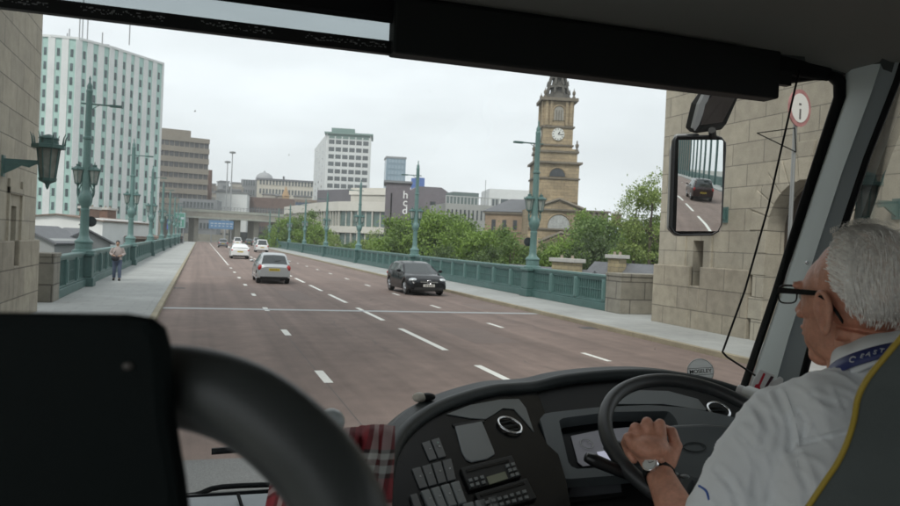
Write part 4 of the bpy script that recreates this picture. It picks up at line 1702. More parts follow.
def make_car(kind, name, label, paint, group=None, cat='car', flip=False, grille=False):
    S = CARS[kind]
    t = thing(name, label, cat, (0, 0, 0), group)
    L_, w0, sh, rf, (ya, yb), Rw, zs = S['L'], S['w'], S['sh'], S['rf'], S['wb'], S['R'], S['zsill']
    n = 64
    ys = sorted(set([0, .02, .05, .1] + [L_ * k / n for k in range(n + 1)] + [L_ - .1, L_ - .05, L_ - .02]))
    def wid(y):
        e = 1.0
        for q in (y, L_ - y):
            lim = .75
            if q < lim:
                e = min(e, 1 - .13 * (1 - q / lim) ** 2.2 - (.05 if q < .03 else 0))
        return w0 * e
    rows = []
    Ra = Rw + .045
    for y in ys:
        w = wid(y)
        s = smooth_prof(sh, y)
        zb = zs + (.06 * max(0, 1 - min(y, L_ - y) / .5))
        for yw in (ya, yb):
            if abs(y - yw) < Ra:
                zb = max(zb, Rw + math.sqrt(Ra * Ra - (y - yw) ** 2))
        zb = min(zb, s - .12)
        m1, m2 = zb + (s - zb) * .35, zb + (s - zb) * .7
        crown = .035
        half = [(0, s + crown), (w * .55, s + crown * .8), (w * .86, s + .005), (w * .955, s - .04), (w * .985, m2), (w * 1.0, m1), (w * .985, zb)]
        inner = [(w * .80, zb), (w * .80, .22 if False else min(zb, zs + .02))]
        ring = [(-a, b) for a, b in half[::-1]] + half[1:]
        rows.append([V((a, y - L_ / 2, b)) for a, b in ring])
    m = MB()
    m.grid(rows)
    k = len(rows[0])
    for r, rev in ((rows[0], 0), (rows[-1], 1)):
        m.add(r, [tuple(range(k))[::-1] if rev else tuple(range(k))])
    m.build('body', paint, t, smooth='auto')
    # dark underbody and wheel wells
    u = MB()
    u.box((-w0 * .80, .12 - L_ / 2, zs - .04), (w0 * .80, L_ / 2 - .12, zs + .25))
    u.box((-w0 * .80, .35 - L_ / 2, zs + .25), (w0 * .80, L_ / 2 - .45, .72))
    u.build('underbody', M_BLACKTRIM, t)
    # greenhouse
    y0, y1 = rf[0][0], rf[-1][0]
    N = 44
    gy = [y0 + (y1 - y0) * q / N for q in range(N + 1)]
    rows = []
    for y in gy:
        zr = smooth_prof(rf, y) if y0 < y < y1 else lerp_prof(rf, y)
        s = smooth_prof(sh, y) - .02
        zr = max(zr, s + .01)
        hgt = zr - s
        wb_ = wid(y) * .945
        wr = wb_ - .20 * min(1, hgt / .45)
        ring = [(0, zr + .0), (wr * .62, zr - .012), (wr * .90, zr - .035 * min(1, hgt / .2)), (wr, zr - .09 * min(1, hgt / .3)), (wr + (wb_ - wr) * .12, zr - hgt * .22), (wb_ - .005, s + .02), (wb_, s - .02)]
        full = [(-a, b) for a, b in ring[::-1]] + ring[1:]
        rows.append([V((a, y - L_ / 2, b)) for a, b in full])
    pa, gl, rg, fg = MB(), MB(), MB(), MB()
    c0 = 6
    for q in range(N):
        yy = (gy[q] + gy[q + 1]) / 2
        slope = abs(lerp_prof(rf, gy[q + 1]) - lerp_prof(rf, gy[q])) / (gy[q + 1] - gy[q])
        for j in range(12):
            quad = [rows[q][j], rows[q][j + 1], rows[q + 1][j + 1], rows[q + 1][j]]
            side = abs(j - 5.5)          # .5 centre ... 5.5 edge
            tgt = pa
            zr, s = rows[q][6].z, rows[q][0].z
            if side < 2.2 and slope > .45 and yy < L_ * .35:
                tgt = rg
            elif side < 2.2 and slope > .45:
                tgt = fg
            elif side in (4.5,) and zr - s > .20:
                if all(abs(yy - pp) > .06 for pp in S['pill']) and y0 + .25 < yy < y1 - .15:
                    tgt = gl
            tgt.add(quad, [(0, 1, 2, 3)])
    pa.build('roof', paint, t, smooth='auto')
    if gl.v:
        gl.build('side_window', M_CGLASS, t)
    rg.build('rear_window', M_CGLASS, t, smooth=True)
    fg.build('windscreen', M_CGLASS, t, smooth=True)
    # wheels
    wm, rm = MB(), MB()
    tw = .20
    wm.M = Matrix.Rotation(R(90), 4, 'Y')
    wm.lathe([(Rw * .62, -tw / 2), (Rw * .93, -tw / 2), (Rw, -tw / 2 + .03), (Rw, tw / 2 - .03), (Rw * .93, tw / 2), (Rw * .62, tw / 2)], (0, 0, 0), 28)
    rm.M = wm.M
    for sgn in (-1, 1):
        a = sgn * tw / 2
        rm.lathe([(Rw * .64, a - .012 * sgn), (Rw * .64, a + .004 * sgn), (Rw * .57, a + .004 * sgn), (Rw * .56, a - .03 * sgn), (.02, a - .03 * sgn)][::sgn], (0, 0, 0), 28)
        for q in range(5):
            g = 2 * math.pi * q / 5
            d = V((math.cos(g), math.sin(g), 0))
            o = V((0, 0, a - .004 * sgn))
            rm.tube([o, o + d * Rw * .6], [.05, .035], 4)
    first = None
    for x in (-1, 1):
        for y in (ya, yb):
            if first is None:
                first = wm.build('wheel', M_TYRE, t, smooth='auto')
                rim = rm.build('rim', M_RIM, first, smooth='auto')
                o = first
            else:
                o = first.copy()
                COL.objects.link(o)
                r2 = rim.copy()
                COL.objects.link(r2)
                r2.parent = o
            o.location = (x * (w0 - tw / 2 - .035), y - L_ / 2, Rw)
    yR, yF = -L_ / 2, L_ / 2
    # rear: lamps, plate, bumper strip
    for x in (-1, 1):
        h = MB()
        zc = smooth_prof(sh, .1) - .16
        h.ell((x * w0 * .80, yR + .09, zc), (.12, .10, .15 if kind in ('hatch', 'mpv', 'suv') else .09), su=14, sv=8)
        h.build('tail_light', M_TAIL, t, smooth=True)
        g = MB()
        g.ell((x * w0 * .735, yF - .26, .67), (.20, .18, .095), Matrix.Rotation(-x * R(24), 3, 'Z'), 16, 8)
        g.build('headlight', M_HLAMP, t, smooth=True)
        q = MB()
        q.ell((x * (w0 + .09), yR + rf[-1][0] - .28, smooth_prof(sh, rf[-1][0]) + .10), (.105, .06, .07), su=12, sv=8)
        q.tube([(x * w0 * .9, yR + rf[-1][0] - .28, smooth_prof(sh, rf[-1][0]) + .03), (x * (w0 + .05), yR + rf[-1][0] - .28, smooth_prof(sh, rf[-1][0]) + .08)], .02, 5)
        q.build('wing_mirror', paint, t, smooth=True)
    pl = MB().box((-.26, yR - .012, .63), (.26, yR + .06, .75))
    plo = pl.build('number_plate', M_YPLATE, t)
    rp = MB()
    for q in range(6):
        rp.box((-.20 + q * .07, yR - .016, .66), (-.165 + q * .07, yR - .010, .72))
    rp.build('plate_characters', M_DARK, plo)
    pl = MB().box((-.26, yF - .05, .40), (.26, yF + .012, .51))
    plo = pl.build('number_plate', M_WPLATE, t)
    rp = MB()
    for q in range(6):
        rp.box((-.20 + q * .07, yF + .010, .425), (-.165 + q * .07, yF + .016, .485))
    rp.build('plate_characters', M_DARK, plo)
    bp = MB()
    bp.box((-w0 * .80, yR - .012, .28), (w0 * .80, yR + .06, .36))
    bp.box((-w0 * .74, yF - .08, .24), (w0 * .74, yF + .008, .37))
    bp.build('bumper_trim', M_BLACKTRIM, t, bevel=.01)
    if True:
        g = MB().box((-.40, yF - .12, .53), (.40, yF - .0, .66))
        go = g.build('grille', M_BLACKTRIM, t, bevel=.02)
        s = MB()
        if grille:
            s.box((-.40, yF, .588), (-.09, yF + .012, .612)).box((.09, yF, .588), (.40, yF + .012, .612))
            s.tube([V((.085 * math.cos(2 * math.pi * k / 20), yF + .012, .60 + .085 * math.sin(2 * math.pi * k / 20))) for k in range(21)], .012, 5)
            for k in range(3):
                s.tube([(0, yF + .012, .60), (.085 * math.sin(2 * math.pi * k / 3), yF + .012, .60 + .085 * math.cos(2 * math.pi * k / 3))], .008, 5)
        else:
            s.box((-.36, yF, .59), (.36, yF + .008, .60))
        s.build('grille_bar', M_CHROME, go)
        iv = MB()
        for x in (-1, 1):
            iv.box((x * .52 - .14, yF - .10, .30), (x * .52 + .14, yF - .045 + .03, .42))
        iv.build('air_intake', M_BLACKTRIM, t, bevel=.02)
    # door seams, handles
    dl = MB()
    for x in (-1, 1):
        for y in S['pill'][1:]:
            dl.box((x * w0 * .985 - .006, yR + y - .006, .38), (x * w0 * .985 + .010, yR + y + .006, .90))
            dl.box((x * w0 * .975 - .006, yR + y + .12, .80), (x * w0 * .975 + .03, yR + y + .28, .83))
    dl.build('door_handle', M_BLACKTRIM, t)
    wp = MB().tube([(0, yR + .16, smooth_prof(rf, .16) + .03), (.28, yR + .2, smooth_prof(rf, .2) + .02)], .012, 5)
    wp.build('rear_wiper', M_BLACKTRIM, t)
    t.rotation_euler.z = math.pi if flip else 0
    return t


def paint(name, c, metal=.4):
    return mat(name, c, .28, metal, coat=.6)


P_SILVER = paint('paint_silver', (.50, .52, .53), .6)
P_WHITE = paint('paint_white', (.72, .73, .73), 0)
P_GREY = paint('paint_grey', (.20, .21, .23), .5)
P_BLACK = mat('paint_black', (.006, .007, .009), .14, 0, spec=.35)
P_DRED = paint('paint_dark_red', (.03, .012, .012), .3)


def translucent(name, c):
    m = mat(name, c, .4)
    nt = m.node_tree
    tr = nt.nodes.new('ShaderNodeBsdfTranslucent')
    tr.inputs[0].default_value = (*c, 1)
    mx = nt.nodes.new('ShaderNodeMixShader')
    mx.inputs[0].default_value = .75
    nt.links.new(nt.nodes['Principled BSDF'].outputs[0], mx.inputs[1])
    nt.links.new(tr.outputs[0], mx.inputs[2])
    nt.links.new(mx.outputs[0], nt.nodes['Material Output'].inputs[0])
    return m


def lit(name, c, e):
    m = mat(name, c, .3)
    b = m.node_tree.nodes['Principled BSDF']
    b.inputs['Emission Color'].default_value = (*c, 1)
    b.inputs['Emission Strength'].default_value = e
    return m


def onroad(px, py):
    return at(2, px, py, 0)


c = make_car('hatch', 'hatchback_car', 'silver hatchback with yellow rear plate, nearest car driving ahead', P_SILVER)
g = onroad(271.5, 284)
c.location = (3.42, g.y + 1.9, 0)
c = make_car('saloon', 'saloon_car', 'white car with yellow rear plate just beyond the silver hatchback', P_WHITE)
g = onroad(240, 259)
c.location = (g.x, g.y + 2.2, 0)
print('cars', g, onroad(271.5, 284), onroad(262, 253), onroad(223, 247.5), onroad(237, 247), onroad(425, 296))
c = make_car('mpv', 'people_carrier', 'tall white people carrier on the centre of the road beyond the hatchback', P_WHITE)
c.location = (4.05 + 2.3, 84, 0)
c.location.x = onroad(262, 252.5).x
c.location.y = onroad(262, 252.5).y + 2
c = make_car('hatch', 'hatchback_car', 'small grey car alone in the left lane far ahead', P_GREY)
g = onroad(223, 247.6)
c.location = (g.x, g.y + 2, 0)
c = make_car('mpv', 'taxi_van', 'white high-roofed car half hidden behind the white saloon', P_WHITE)
g = onroad(237, 246)
c.location = (g.x, g.y, 0)
c = make_car('hatch', 'hatchback_car', 'dark green car in the queue under the flyover', paint('paint_green', (.06, .09, .09)))
g = onroad(248.5, 245.5)
c.location = (g.x, g.y, 0)
c = make_car('mpv', 'people_carrier', 'small pale van farthest along the queue, right of the dark green car', P_SILVER)
g = onroad(256, 244.8)
c.location = (g.x, g.y, 0)
c = make_car('compact', 'compact_car', 'black compact car with chrome grille bar coming toward the coach', P_BLACK, flip=True, grille=True)
c.scale = (1, .95, 1)
g = onroad(417, 296)
print('onc', g)
c.location = (9.4, 34.2, 0)
c.rotation_euler.z = math.pi + R(2)
c = make_car('suv', 'off_road_car', 'dark off-road car showing in the wing mirror', P_DRED, flip=True)
SUV = c
c.location = (6.75, -24.5, 0)

# ------------------------------------------------------------------ steel arches behind the camera (seen in the mirror)
for sgn, x, lab in ((1, 13.1, 'green steel arch with hangers, seen only in the tall wing mirror'),):
    t = thing('steel_arch', lab, 'arch', (x, -80, 0))
    r = MB()
    pts = []
    for k in range(31):
        y = 0 - 160 * k / 30
        s = (k / 30)
        z = 2 + 56 * 4 * s * (1 - s)
        pts.append((y, z))
    top, bot = [], []
    for y, z in pts:
        bot.append(V((x, y, z)))
        top.append(V((x, y, z + 6)))
    r.tube(bot, .7, 4).tube(top, .6, 4)
    for k in range(30):
        r.tube([bot[k], top[k]], .2, 4).tube([bot[k], top[k + 1]], .18, 4)
    r.build('arch_rib', M_TEAL, t)
    for k in range(1, 30, 1):
        y, z = pts[k]
        MB().box((x - .16, y - .2, .1), (x + .16, y + .2, z)).build('hanger', M_TEAL, t)
t, f_ = None, None
bt = thing('brick_tower', 'dark tower block beyond the road behind, seen small in the wing mirror', 'tower block', (16, -150, -2))
MB().box((12, -158, -2), (22, -148, 22)).build('wall', C_BROWN, bt)
tag(MB().box((-4.3, -150, .12), (-3.9, -3, 1.4)).build('parapet', M_TEAL), 'teal parapet along the road behind the coach on the left', 'parapet')
tag(MB().box((13.9, -150, .12), (14.3, -3, 1.4)).build('parapet', M_TEAL), 'teal parapet along the road behind the coach on the right', 'parapet')


# ------------------------------------------------------------------ pedestrians
def pedestrian(px, py, hgt, label, jacket, trousers, bag, face_cam, parts=True):
    g = at(2, px, py, .12)
    k = hgt / 1.75
    t = thing('person', label, 'person', (g.x, g.y, .12))
    b = MB()
    S_ = Matrix.Scale(k, 4)
    b.M = Matrix.Translation((g.x, g.y, .12)) @ S_
    fy_ = -1 if face_cam else 1
    for s in (-1, 1):
        b.tube([(s * .10, 0, .90), (s * .11, fy_ * (.04 + .06 * s), .48), (s * .12, fy_ * .10 * s, .06)], [.10, .065, .045], 10)
        b.ell((s * .125, fy_ * (.10 * s + .07), .045), (.05, .13, .045))
        b.tube([(s * .19, 0, 1.42), (s * .27, 0, 1.17), (s * .17, fy_ * .20, 1.10)], [.06, .05, .038], 10)
        b.ell((s * .12, fy_ * .25, 1.09), (.045, .06, .04))
        for q in range(4):
            b.tube([(s * .10 - .018 * q * s, fy_ * .27, 1.10 - .012 * q), (s * .07 - .018 * q * s, fy_ * .31, 1.075 - .012 * q)], .01, 6)
    b.ell((0, 0, 1.18), (.17, .115, .34))
    b.ell((0, 0, .93), (.165, .12, .13))
    b.tube([(0, 0, 1.4), (0, 0, 1.56)], .055, 10)
    b.ell((0, 0, 1.63), (.075, .095, .115))
    b.ell((0, fy_ * .098, 1.625), (.015, .02, .022))
    o = link('body', fuse(b, .012 * k, 3), mat('skin_far', (.45, .28, .20), .6), t)
    o.location = -V(t.location)
    for p in o.data.polygons:
        p.use_smooth = True
    j = MB()
    j.M = b.M
    j.ell((0, 0, 1.18), (.20, .145, .33))
    j.ell((0, 0, .95), (.19, .145, .12))
    for s in (-1, 1):
        j.tube([(s * .17, 0, 1.43), (s * .28, 0, 1.17), (s * .19, fy_ * .19, 1.10)], [.08, .068, .055], 10)
    j.tube([(0, 0, 1.42), (0, 0, 1.50)], [.10, .075], 10)
    o = link('jacket', fuse(j, .014 * k, 4), mat('cloth_' + jacket[0], jacket[1], .85, var=(9, .2)), t)
    o.location = -V(t.location)
    q = MB()
    q.M = b.M
    q.ell((0, 0, .90), (.175, .13, .13))
    for s in (-1, 1):
        q.tube([(s * .095, 0, .90), (s * .11, fy_ * (.04 + .06 * s), .48), (s * .12, fy_ * .10 * s, .12)], [.115, .085, .07], 10)
    o = link('trousers', fuse(q, .014 * k, 3), mat('cloth_' + trousers[0], trousers[1], .85, var=(9, .15)), t)
    o.location = -V(t.location)
    h = MB()
    h.M = b.M
    h.ell((0, -fy_ * .015, 1.665), (.085, .098, .095))
    h.build('hair', mat('hair_dark', (.035, .03, .028), .8), t, smooth=True)
    sh_ = MB()
    sh_.M = b.M
    for s in (-1, 1):
        sh_.ell((s * .125, fy_ * (.10 * s + .07), .045), (.056, .14, .055))
    sh_.build('shoes', M_DARK, t, smooth=True)
    if bag:
        m = MB()
        m.M = b.M
        m.ell((-.06, fy_ * .22, .98), (.17, .09, .12))
        m.tube([(-.2, fy_ * .18, 1.0), (-.1, fy_ * .15, 1.25), (.12, 0, 1.47)], .012, 5)
        tag(m.build('shoulder_bag', mat('bag_black', (.02, .022, .03), .7), None, smooth=True), 'dark shoulder bag held by the pedestrian on the left pavement', 'bag')
    return t


pedestrian(116.5, 280.5, 1.70, 'pedestrian in a pale beige jacket and blue jeans walking on the left pavement', ('beige', (.42, .36, .34)), ('jeans', (.10, .13, .20)), True, True)
pedestrian(181.3, 243.6, 1.72, 'distant pedestrian in dark clothes at the far end of the left pavement', ('dark', (.03, .03, .035)), ('dark2', (.02, .02, .025)), False, True)

# ------------------------------------------------------------------ the coach
def xw(px, py):          # point on the raked windscreen (through bottom y=2.22 z=1.85, top y=1.80 z=2.83)
    p0 = V((0, 2.22, 1.85))
    n = V((0, -.98, -.42)).normalized()
    return onplane(px, py, (p0, n))


coach = thing('coach', 'the coach whose cab and windscreen frame the view', 'coach', (.45, 0, 0))
BX0, BX1 = -.82, 1.78
# windscreen surround on the right: rubber edge
edge = [(690, 80), (760, 86), (812, 79), (826, 77), (833, 84), (834, 96), (826, 118), (800, 196), (770, 290), (738, 386), (722, 440)]
WE = [xw(a, b) for a, b in edge]
m = MB()
inner = [(822, 72), (842, 66), (848, 90), (838, 122), (812, 200), (782, 293), (749, 388), (734, 442)]
WI = [xw(a, b) + V((0, -.02, 0)) for a, b in inner]
seal = MB()
path = [xw(a, b) for a, b in [(700, 77), (760, 81), (815, 74), (832, 74), (840, 82), (840, 98), (832, 120), (806, 198), (776, 292), (743.5, 388), (727, 445)]]
seal.tube(path, [.018, .018, .018, .02, .02, .019, .017, .015, .013, .013, .013], 8)
seal.build('windscreen_seal', M_RUB, coach, smooth=True)
# pillar: trim panel from the windscreen edge to the side window edge
wp_ = [(836, 60), (842, 76), (842, 98), (834, 121), (808, 199), (778, 293), (745.5, 388), (725, 455), (700, 540)]
sp_ = [(925, -10), (915, 20), (905, 55), (897, 80), (868, 153), (845, 222), (826, 290), (805, 370), (770, 500)]
XS = 1.76
Wp = [xw(a, b) + V((.0, -.012, 0)) for a, b in wp_]
Sp = [at(0, a, b, XS) for a, b in sp_]
rows = []
for a, b in zip(Wp, Sp):
    mid1 = a.lerp(b, .10) + V((-.03, -.03, 0))
    mid2 = a.lerp(b, .58) + V((-.05, -.05, 0))
    mid3 = a.lerp(b, .66) + V((-.035, -.035, 0))
    mid4 = a.lerp(b, .86) + V((-.02, -.03, 0))
    rows.append([a, mid1, mid2, mid3, mid4, b])
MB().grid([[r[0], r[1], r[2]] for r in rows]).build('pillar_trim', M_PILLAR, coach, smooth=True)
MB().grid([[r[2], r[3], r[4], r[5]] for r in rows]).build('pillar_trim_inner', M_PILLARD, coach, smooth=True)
# outer skin of pillar
MB().grid([[r[0] + V((.03, .03, 0)), r[5] + V((.02, .02, 0))] for r in rows]).build('pillar_skin', M_DARK, coach)
ss = MB()
ss.tube([p + V((-.004, -.004, 0)) for p in Sp], .011, 8)
ss.build('side_window_seal', M_RUB, coach, smooth=True)
ms = MB()
b_ = rows[5][1].lerp(rows[5][2], .75)
ms.ell(b_ + V((-.004, -.004, 0)), (.006, .006, .006), su=8, sv=6)
ms.build('trim_screw', M_CHROME, coach, smooth=True)
# roof, walls, floor, rear of the coach body
sh_ = MB()
sh_.box((BX0 - .05, -9, 3.10), (BX1 + .05, 1.95, 3.16))
sh_.box((BX0 - .05, -9.0, .9), (BX1 + .05, -8.9, 3.1))
sh_.build('roof', M_HEAD, coach)
w = MB()
for x0, x1 in ((BX0 - .05, BX0), (BX1, BX1 + .05)):
    w.box((x0, -9, .35), (x1, 2.0 if x0 < 0 else 2.2, 1.45))
    w.box((x0, -9, 2.86), (x1, 1.9, 3.10))
    for y in (-7.2, -5.0, -2.8):
        w.box((x0, y - .06, 1.45), (x1, y + .06, 2.86))
w.box((BX0, 2.28, .35), (BX1, 2.34, 1.55))
w.build('side_panel', mat('wall_trim', (.42, .43, .42), .7), coach)
MB().box((BX0, -9, .80), (BX1, 2.28, .86)).build('floor', mat('vinyl_floor', (.22, .22, .22), .7), coach)
# header and headliner over the windscreen
hl = []
for a, b, y in ((-200, -60, 0), (0, -55, 0), (0, 0, 0)):
    pass
hd = MB()
rowA, rowB, rowC = [], [], []
for k in range(13):
    x = BX0 + (BX1 - BX0) * k / 12
    rise = .10 * max(0, (k - 9) / 3) ** 2
    rowA.append(V((x, 1.80, 2.865 - rise * .3)))
    rowB.append(V((x, 1.55, 2.93 - rise)))
    rowC.append(V((x, .2, 3.09 - rise)))
hd.grid([rowA, rowB, rowC, [p + V((0, -1.5, 0)) for p in rowC]])
hd.build('headliner', M_HEAD, coach, smooth=True)
# corner filler between header and pillar
cf = MB()
q = [xw(826, 72) + V((0, -.02, 0)), xw(842, 76) + V((0, -.012, 0)), at(0, 897, 80, XS), at(0, 915, 20, XS), at(0, 925, -10, XS), V((1.76, 1.4, 3.0)), V((1.5, 1.62, 2.90)), V((1.3, 1.78, 2.87))]
cc = V((0, 0, 0))
for p in q:
    cc += p
cc /= len(q)
cc += V((-.03, -.03, 0))
cf.add(q + [cc], [(i, (i + 1) % len(q), len(q)) for i in range(len(q))])
cf.build('corner_trim', mat('corner_trim_m', (.06, .068, .068), .8), coach, smooth=True)
# windscreen glass and side glass
gl = MB()
a, b, c_, d_ = V((BX0, 2.30, 1.55)), V((BX1, 2.30, 1.55)), V((BX1, 1.82, 2.83)), V((BX0, 1.82, 2.83))
gl.add([a, b, c_, d_], [(0, 1, 2, 3)])
gl.build('windscreen', M_PANE, coach)
sg = MB().add([(BX1 + .01, -.8, 1.45), (BX1 + .01, 1.9, 1.45), (BX1 + .01, 1.72, 2.86), (BX1 + .01, -.8, 2.86)], [(0, 1, 2, 3)])
sg.build('side_glass', M_PANE, coach)
# top tinted strip gap: header bar, blind box
hb = MB()
zb = 3.452
yb = 1.775
bl = []
dk = MB()
# lower rail right across (roller end rail) left part thin
p0, p1 = at(1, -60, 8, yb), at(1, 392, 50, yb)
zl = at(1, 200, 30, yb).z
zr_ = at(1, 600, 80, yb).z
dk.box((BX0, yb, zl - .002), (at(1, 391, 46, yb).x, yb + .02, zl + .028))
dk.build('blind_rail', M_DARK, coach)
rb = MB().box((at(1, 391, 46, yb).x, yb - .03, zr_ + .0), (at(1, 772, 95, yb).x, yb + .03, zr_ + .13))
rb.build('blind_box', mat('blind_black', (.010, .012, .012), .6, spec=.2), coach, bevel=.006)
rc = MB()
rx = at(1, 772, 95, yb).x
rc.box((rx, yb - .01, zr_ + .045), (rx + .055, yb + .01, zr_ + .13))
rc.build('blind_bracket', M_DARK, coach)
# tinted sunband pane above the rail on the left and black header strip above it
ts = MB().add([(BX0, 1.79, zl + .02), (at(1, 391, 46, yb).x, 1.79, zl + .02), (at(1, 391, 46, yb).x, 1.79, zl + .12), (BX0, 1.79, zl + .12)], [(0, 1, 2, 3)])
ts.build('sun_band', M_TINT, coach)
zt_ = zl + .069
hs = MB().box((BX0, 1.764, zt_ + .0), (BX1 - .1, 1.786, 2.95))
# hanging frit: mottled adhesive line on the rail
hs.build('header', M_RUB, coach, bevel=.01)
fr = MB()
rnd = random.Random(3)
x = BX0 + .1
while x < at(1, 385, 46, yb).x:
    h = rnd.uniform(.0006, .0026)
    wd = rnd.uniform(.001, .007)
    zz = zl + rnd.uniform(.008, .020)
    if noise.noise(V((x * 9, 0, 0))) > -.25:
        fr.box((x, yb - .0015, zz), (x + wd, yb - .0002, zz + h))
    x += rnd.uniform(.0008, .006)
tag(fr.build('adhesive_line', mat('adhesive', (.20, .21, .21), .8), coach), kind='stuff')

# insect marks and grime specks on the glass
mk_ = mat('insect_mark', (.35, .35, .33), .9)
for i, (a, b, q) in enumerate(((195, 111, .0022), (289, 155, .0015), (430, 92, .0012), (512, 200, .0012), (371, 300, .0014), (607, 132, .0012), (655, 349, .002), (140, 96, .001), (560, 322, .0012))):
    c_ = xw(a, b) + V((0, .0, 0))
    m_ = MB()
    for z_ in range(5):
        an = z_ * 1.3 + i
        m_.tube([c_, c_ + V((math.cos(an) * q * rnd.uniform(.5, 1.6), 0, math.sin(an) * q * rnd.uniform(.5, 1.6)))], q * .22, 4)
    m_.build('insect_mark', mk_, coach)

# cord hanging at the pillar
cd = MB()
cp = [(800, 70), (797, 80), (781, 150), (768, 208), (745, 290), (724, 348), (722.5, 352), (727, 357), (750, 372), (772, 387)]
cd.tube([at(1, a, b, 1.72) for a, b in cp], .0028, 6)
cb = cd.build('blind_cord', M_DARK, coach, smooth=True)
kn = MB().ell(at(1, 797, 80, 1.72), (.006, .006, .006), su=8, sv=6)
kn.build('cord_knot', M_DARK, cb)

# ---------------------------------------------------------------- wing mirror
t = thing('wing_mirror', 'tall rectangular wing mirror hanging outside the windscreen', 'mirror', dep(698, 185, 3.5))
mc = dep(698.5, 185.5, 3.50)
tgt = V((6.55, -24, 1.15))
nrm = ((EYE - mc).normalized() + (tgt - mc).normalized()).normalized()
upv = V((0, 0, 1))
FR = frame(nrm, upv)
# outline from pixels, on the mirror plane
mo = [(677, 136.5), (715, 136.0), (721, 138), (725, 143), (725, 150), (721, 224), (718, 231), (712, 234.5), (680, 235), (674, 232.5), (671, 227), (671.5, 220), (674, 146), (674.5, 140)]
pl = (mc, nrm)
PTS = [onplane(a, b, pl) for a, b in mo]
MB().prism([p - nrm * .006 for p in PTS], nrm, .035).build('housing', M_DARK, t, bevel=.008)
cs = MB()
cen = sum(PTS, V((0, 0, 0))) / len(PTS)
cs.tube([cen + (p - cen) * 1.0 for p in PTS + PTS[:2]], .0055, 6)
cs.build('rim', mat('mirror_rim', (.02, .022, .024), .35), t, smooth=True)
MB().prism([onplane(a, b, (mc - nrm * .03, nrm)) for a, b in [(671, 150), (676, 134), (700, 133), (700, 137), (690, 236), (676, 236.5), (668, 229)]], nrm, .03).build('back_shell', mat('mirror_shell', (.30, .31, .31), .4), t, bevel=.01)
# slightly convex glass
e1 = FR @ V((1, 0, 0))
e2 = FR @ V((0, 1, 0))
inner = []
RC = 5.0
NG = 14
rowsg = []
def mp_(u, v):
    # bilinear over the outline box with rounding ignored
    a = onplane(675.5 + (723 - 675.5) * u + (-2.6) * (v - .5) * 1.0, 139 + (232 - 139) * v, pl)
    return a
for i in range(NG + 1):
    row = []
    for j in range(NG + 1):
        p = mp_(.03 + .94 * j / NG, .01 + .98 * i / NG)
        d = (p - cen).length
        row.append(p - nrm * (d * d / (2 * RC)) + nrm * .009)
    rowsg.append(row)
MB().grid(rowsg).build('mirror_glass', mat('mirror_silver', (.80, .83, .83), .015, 1.0), t, smooth=True)
# upper wide-angle head and arm
t2 = thing('wide_angle_mirror', 'small black wide-angle mirror above the tall wing mirror', 'mirror', dep(715, 110, 3.45))
ma = dep(713, 110, 3.45)
n2 = ((EYE - ma).normalized() + V((.7, -.6, -.25))).normalized()
uo = [(711, 88), (742, 90), (727, 124), (722, 130), (697, 133.5), (693, 130), (699, 105)]
P2_ = [onplane(a, b, (ma, n2)) for a, b in uo]
MB().prism(P2_, n2, .06).build('housing', M_DARK, t2, bevel=.008)
ig = [(713, 93), (736, 95), (722, 122), (700, 125), (705, 104)]
MB().prism([onplane(a, b, (ma, n2)) + n2 * .004 for a, b in ig], n2, .003).build('mirror_glass', mat('mirror_dim', (.10, .11, .115), .08, 1.), t2)
MB().prism([onplane(a, b, (ma - n2 * .0, n2)) + n2 * .003 for a, b in [(707, 88), (712, 88), (699, 124), (694.5, 131), (693, 128), (699, 104)]], n2, .02).build('shell_edge', mat('mirror_shell_light', (.22, .23, .235), .5), t2)
MB().tube([dep(712, 130, 3.45), dep(713, 138, 3.5)], .017, 8).build('swivel', M_DARK, t2)
MB().tube([dep(722, 92, 3.45), dep(730, 70, 3.4), dep(760, 30, 3.2), V((1.7, 2.1, 3.3))], .02, 8).build('arm', M_DARK, t2, smooth=True)

# ---------------------------------------------------------------- dashboard
PLL = plane3(at(1, 500, 390, 1.86), at(1, 388, 470, 1.52), at(1, 560, 500, 1.50))
PLC = plane3(at(1, 560, 385, 1.90), at(1, 740, 385, 1.86), at(1, 640, 500, 1.55))
dash_ = thing('dashboard', 'black curved coach dashboard with instrument binnacle and switch console', 'dashboard', (1.0, 1.7, 1.5))


def slab(px_, pl, t, raise_, name, m, parent, bevel=0., smooth=False):
    p, n = pl
    P = [onplane(a, b, (p + n * raise_, n)) for a, b in px_]
    return MB().prism(P, n, t).build(name, m, parent, bevel=bevel, smooth=smooth)


cowlL = [(381, 540), (384, 500), (387, 470), (396, 444), (412, 425), (434, 410), (462, 399), (492, 391), (515, 389), (535, 387)]
cowlC = [(535, 387), (560, 381), (590, 377), (620, 375), (650, 375), (680, 378), (710, 384), (742, 394), (775, 408), (810, 426)]
cl1 = [onplane(a, b, PLL) for a, b in cowlL]
cl2 = [onplane(a, b, PLC) for a, b in cowlC]
j = (cl1[-1] + cl2[0]) / 2
cl1[-1] = cl2[0] = j
CW = cl1 + cl2[1:]


def spline(P, k=4):
    out = []
    for i in range(len(P) - 1):
        a = P[max(i - 1, 0)]
        b, c = P[i], P[i + 1]
        d = P[min(i + 2, len(P) - 1)]
        for q in range(k):
            s = q / k
            out.append(.5 * ((2 * b) + (-a + c) * s + (2 * a - 5 * b + 4 * c - d) * s * s + (-a + 3 * b - 3 * c + d) * s ** 3))
    out.append(P[-1])
    return out


CS = spline(CW, 5)
MB().tube(CS, .017, 12).build('cowl_rim', M_DASH, dash_, smooth=True)
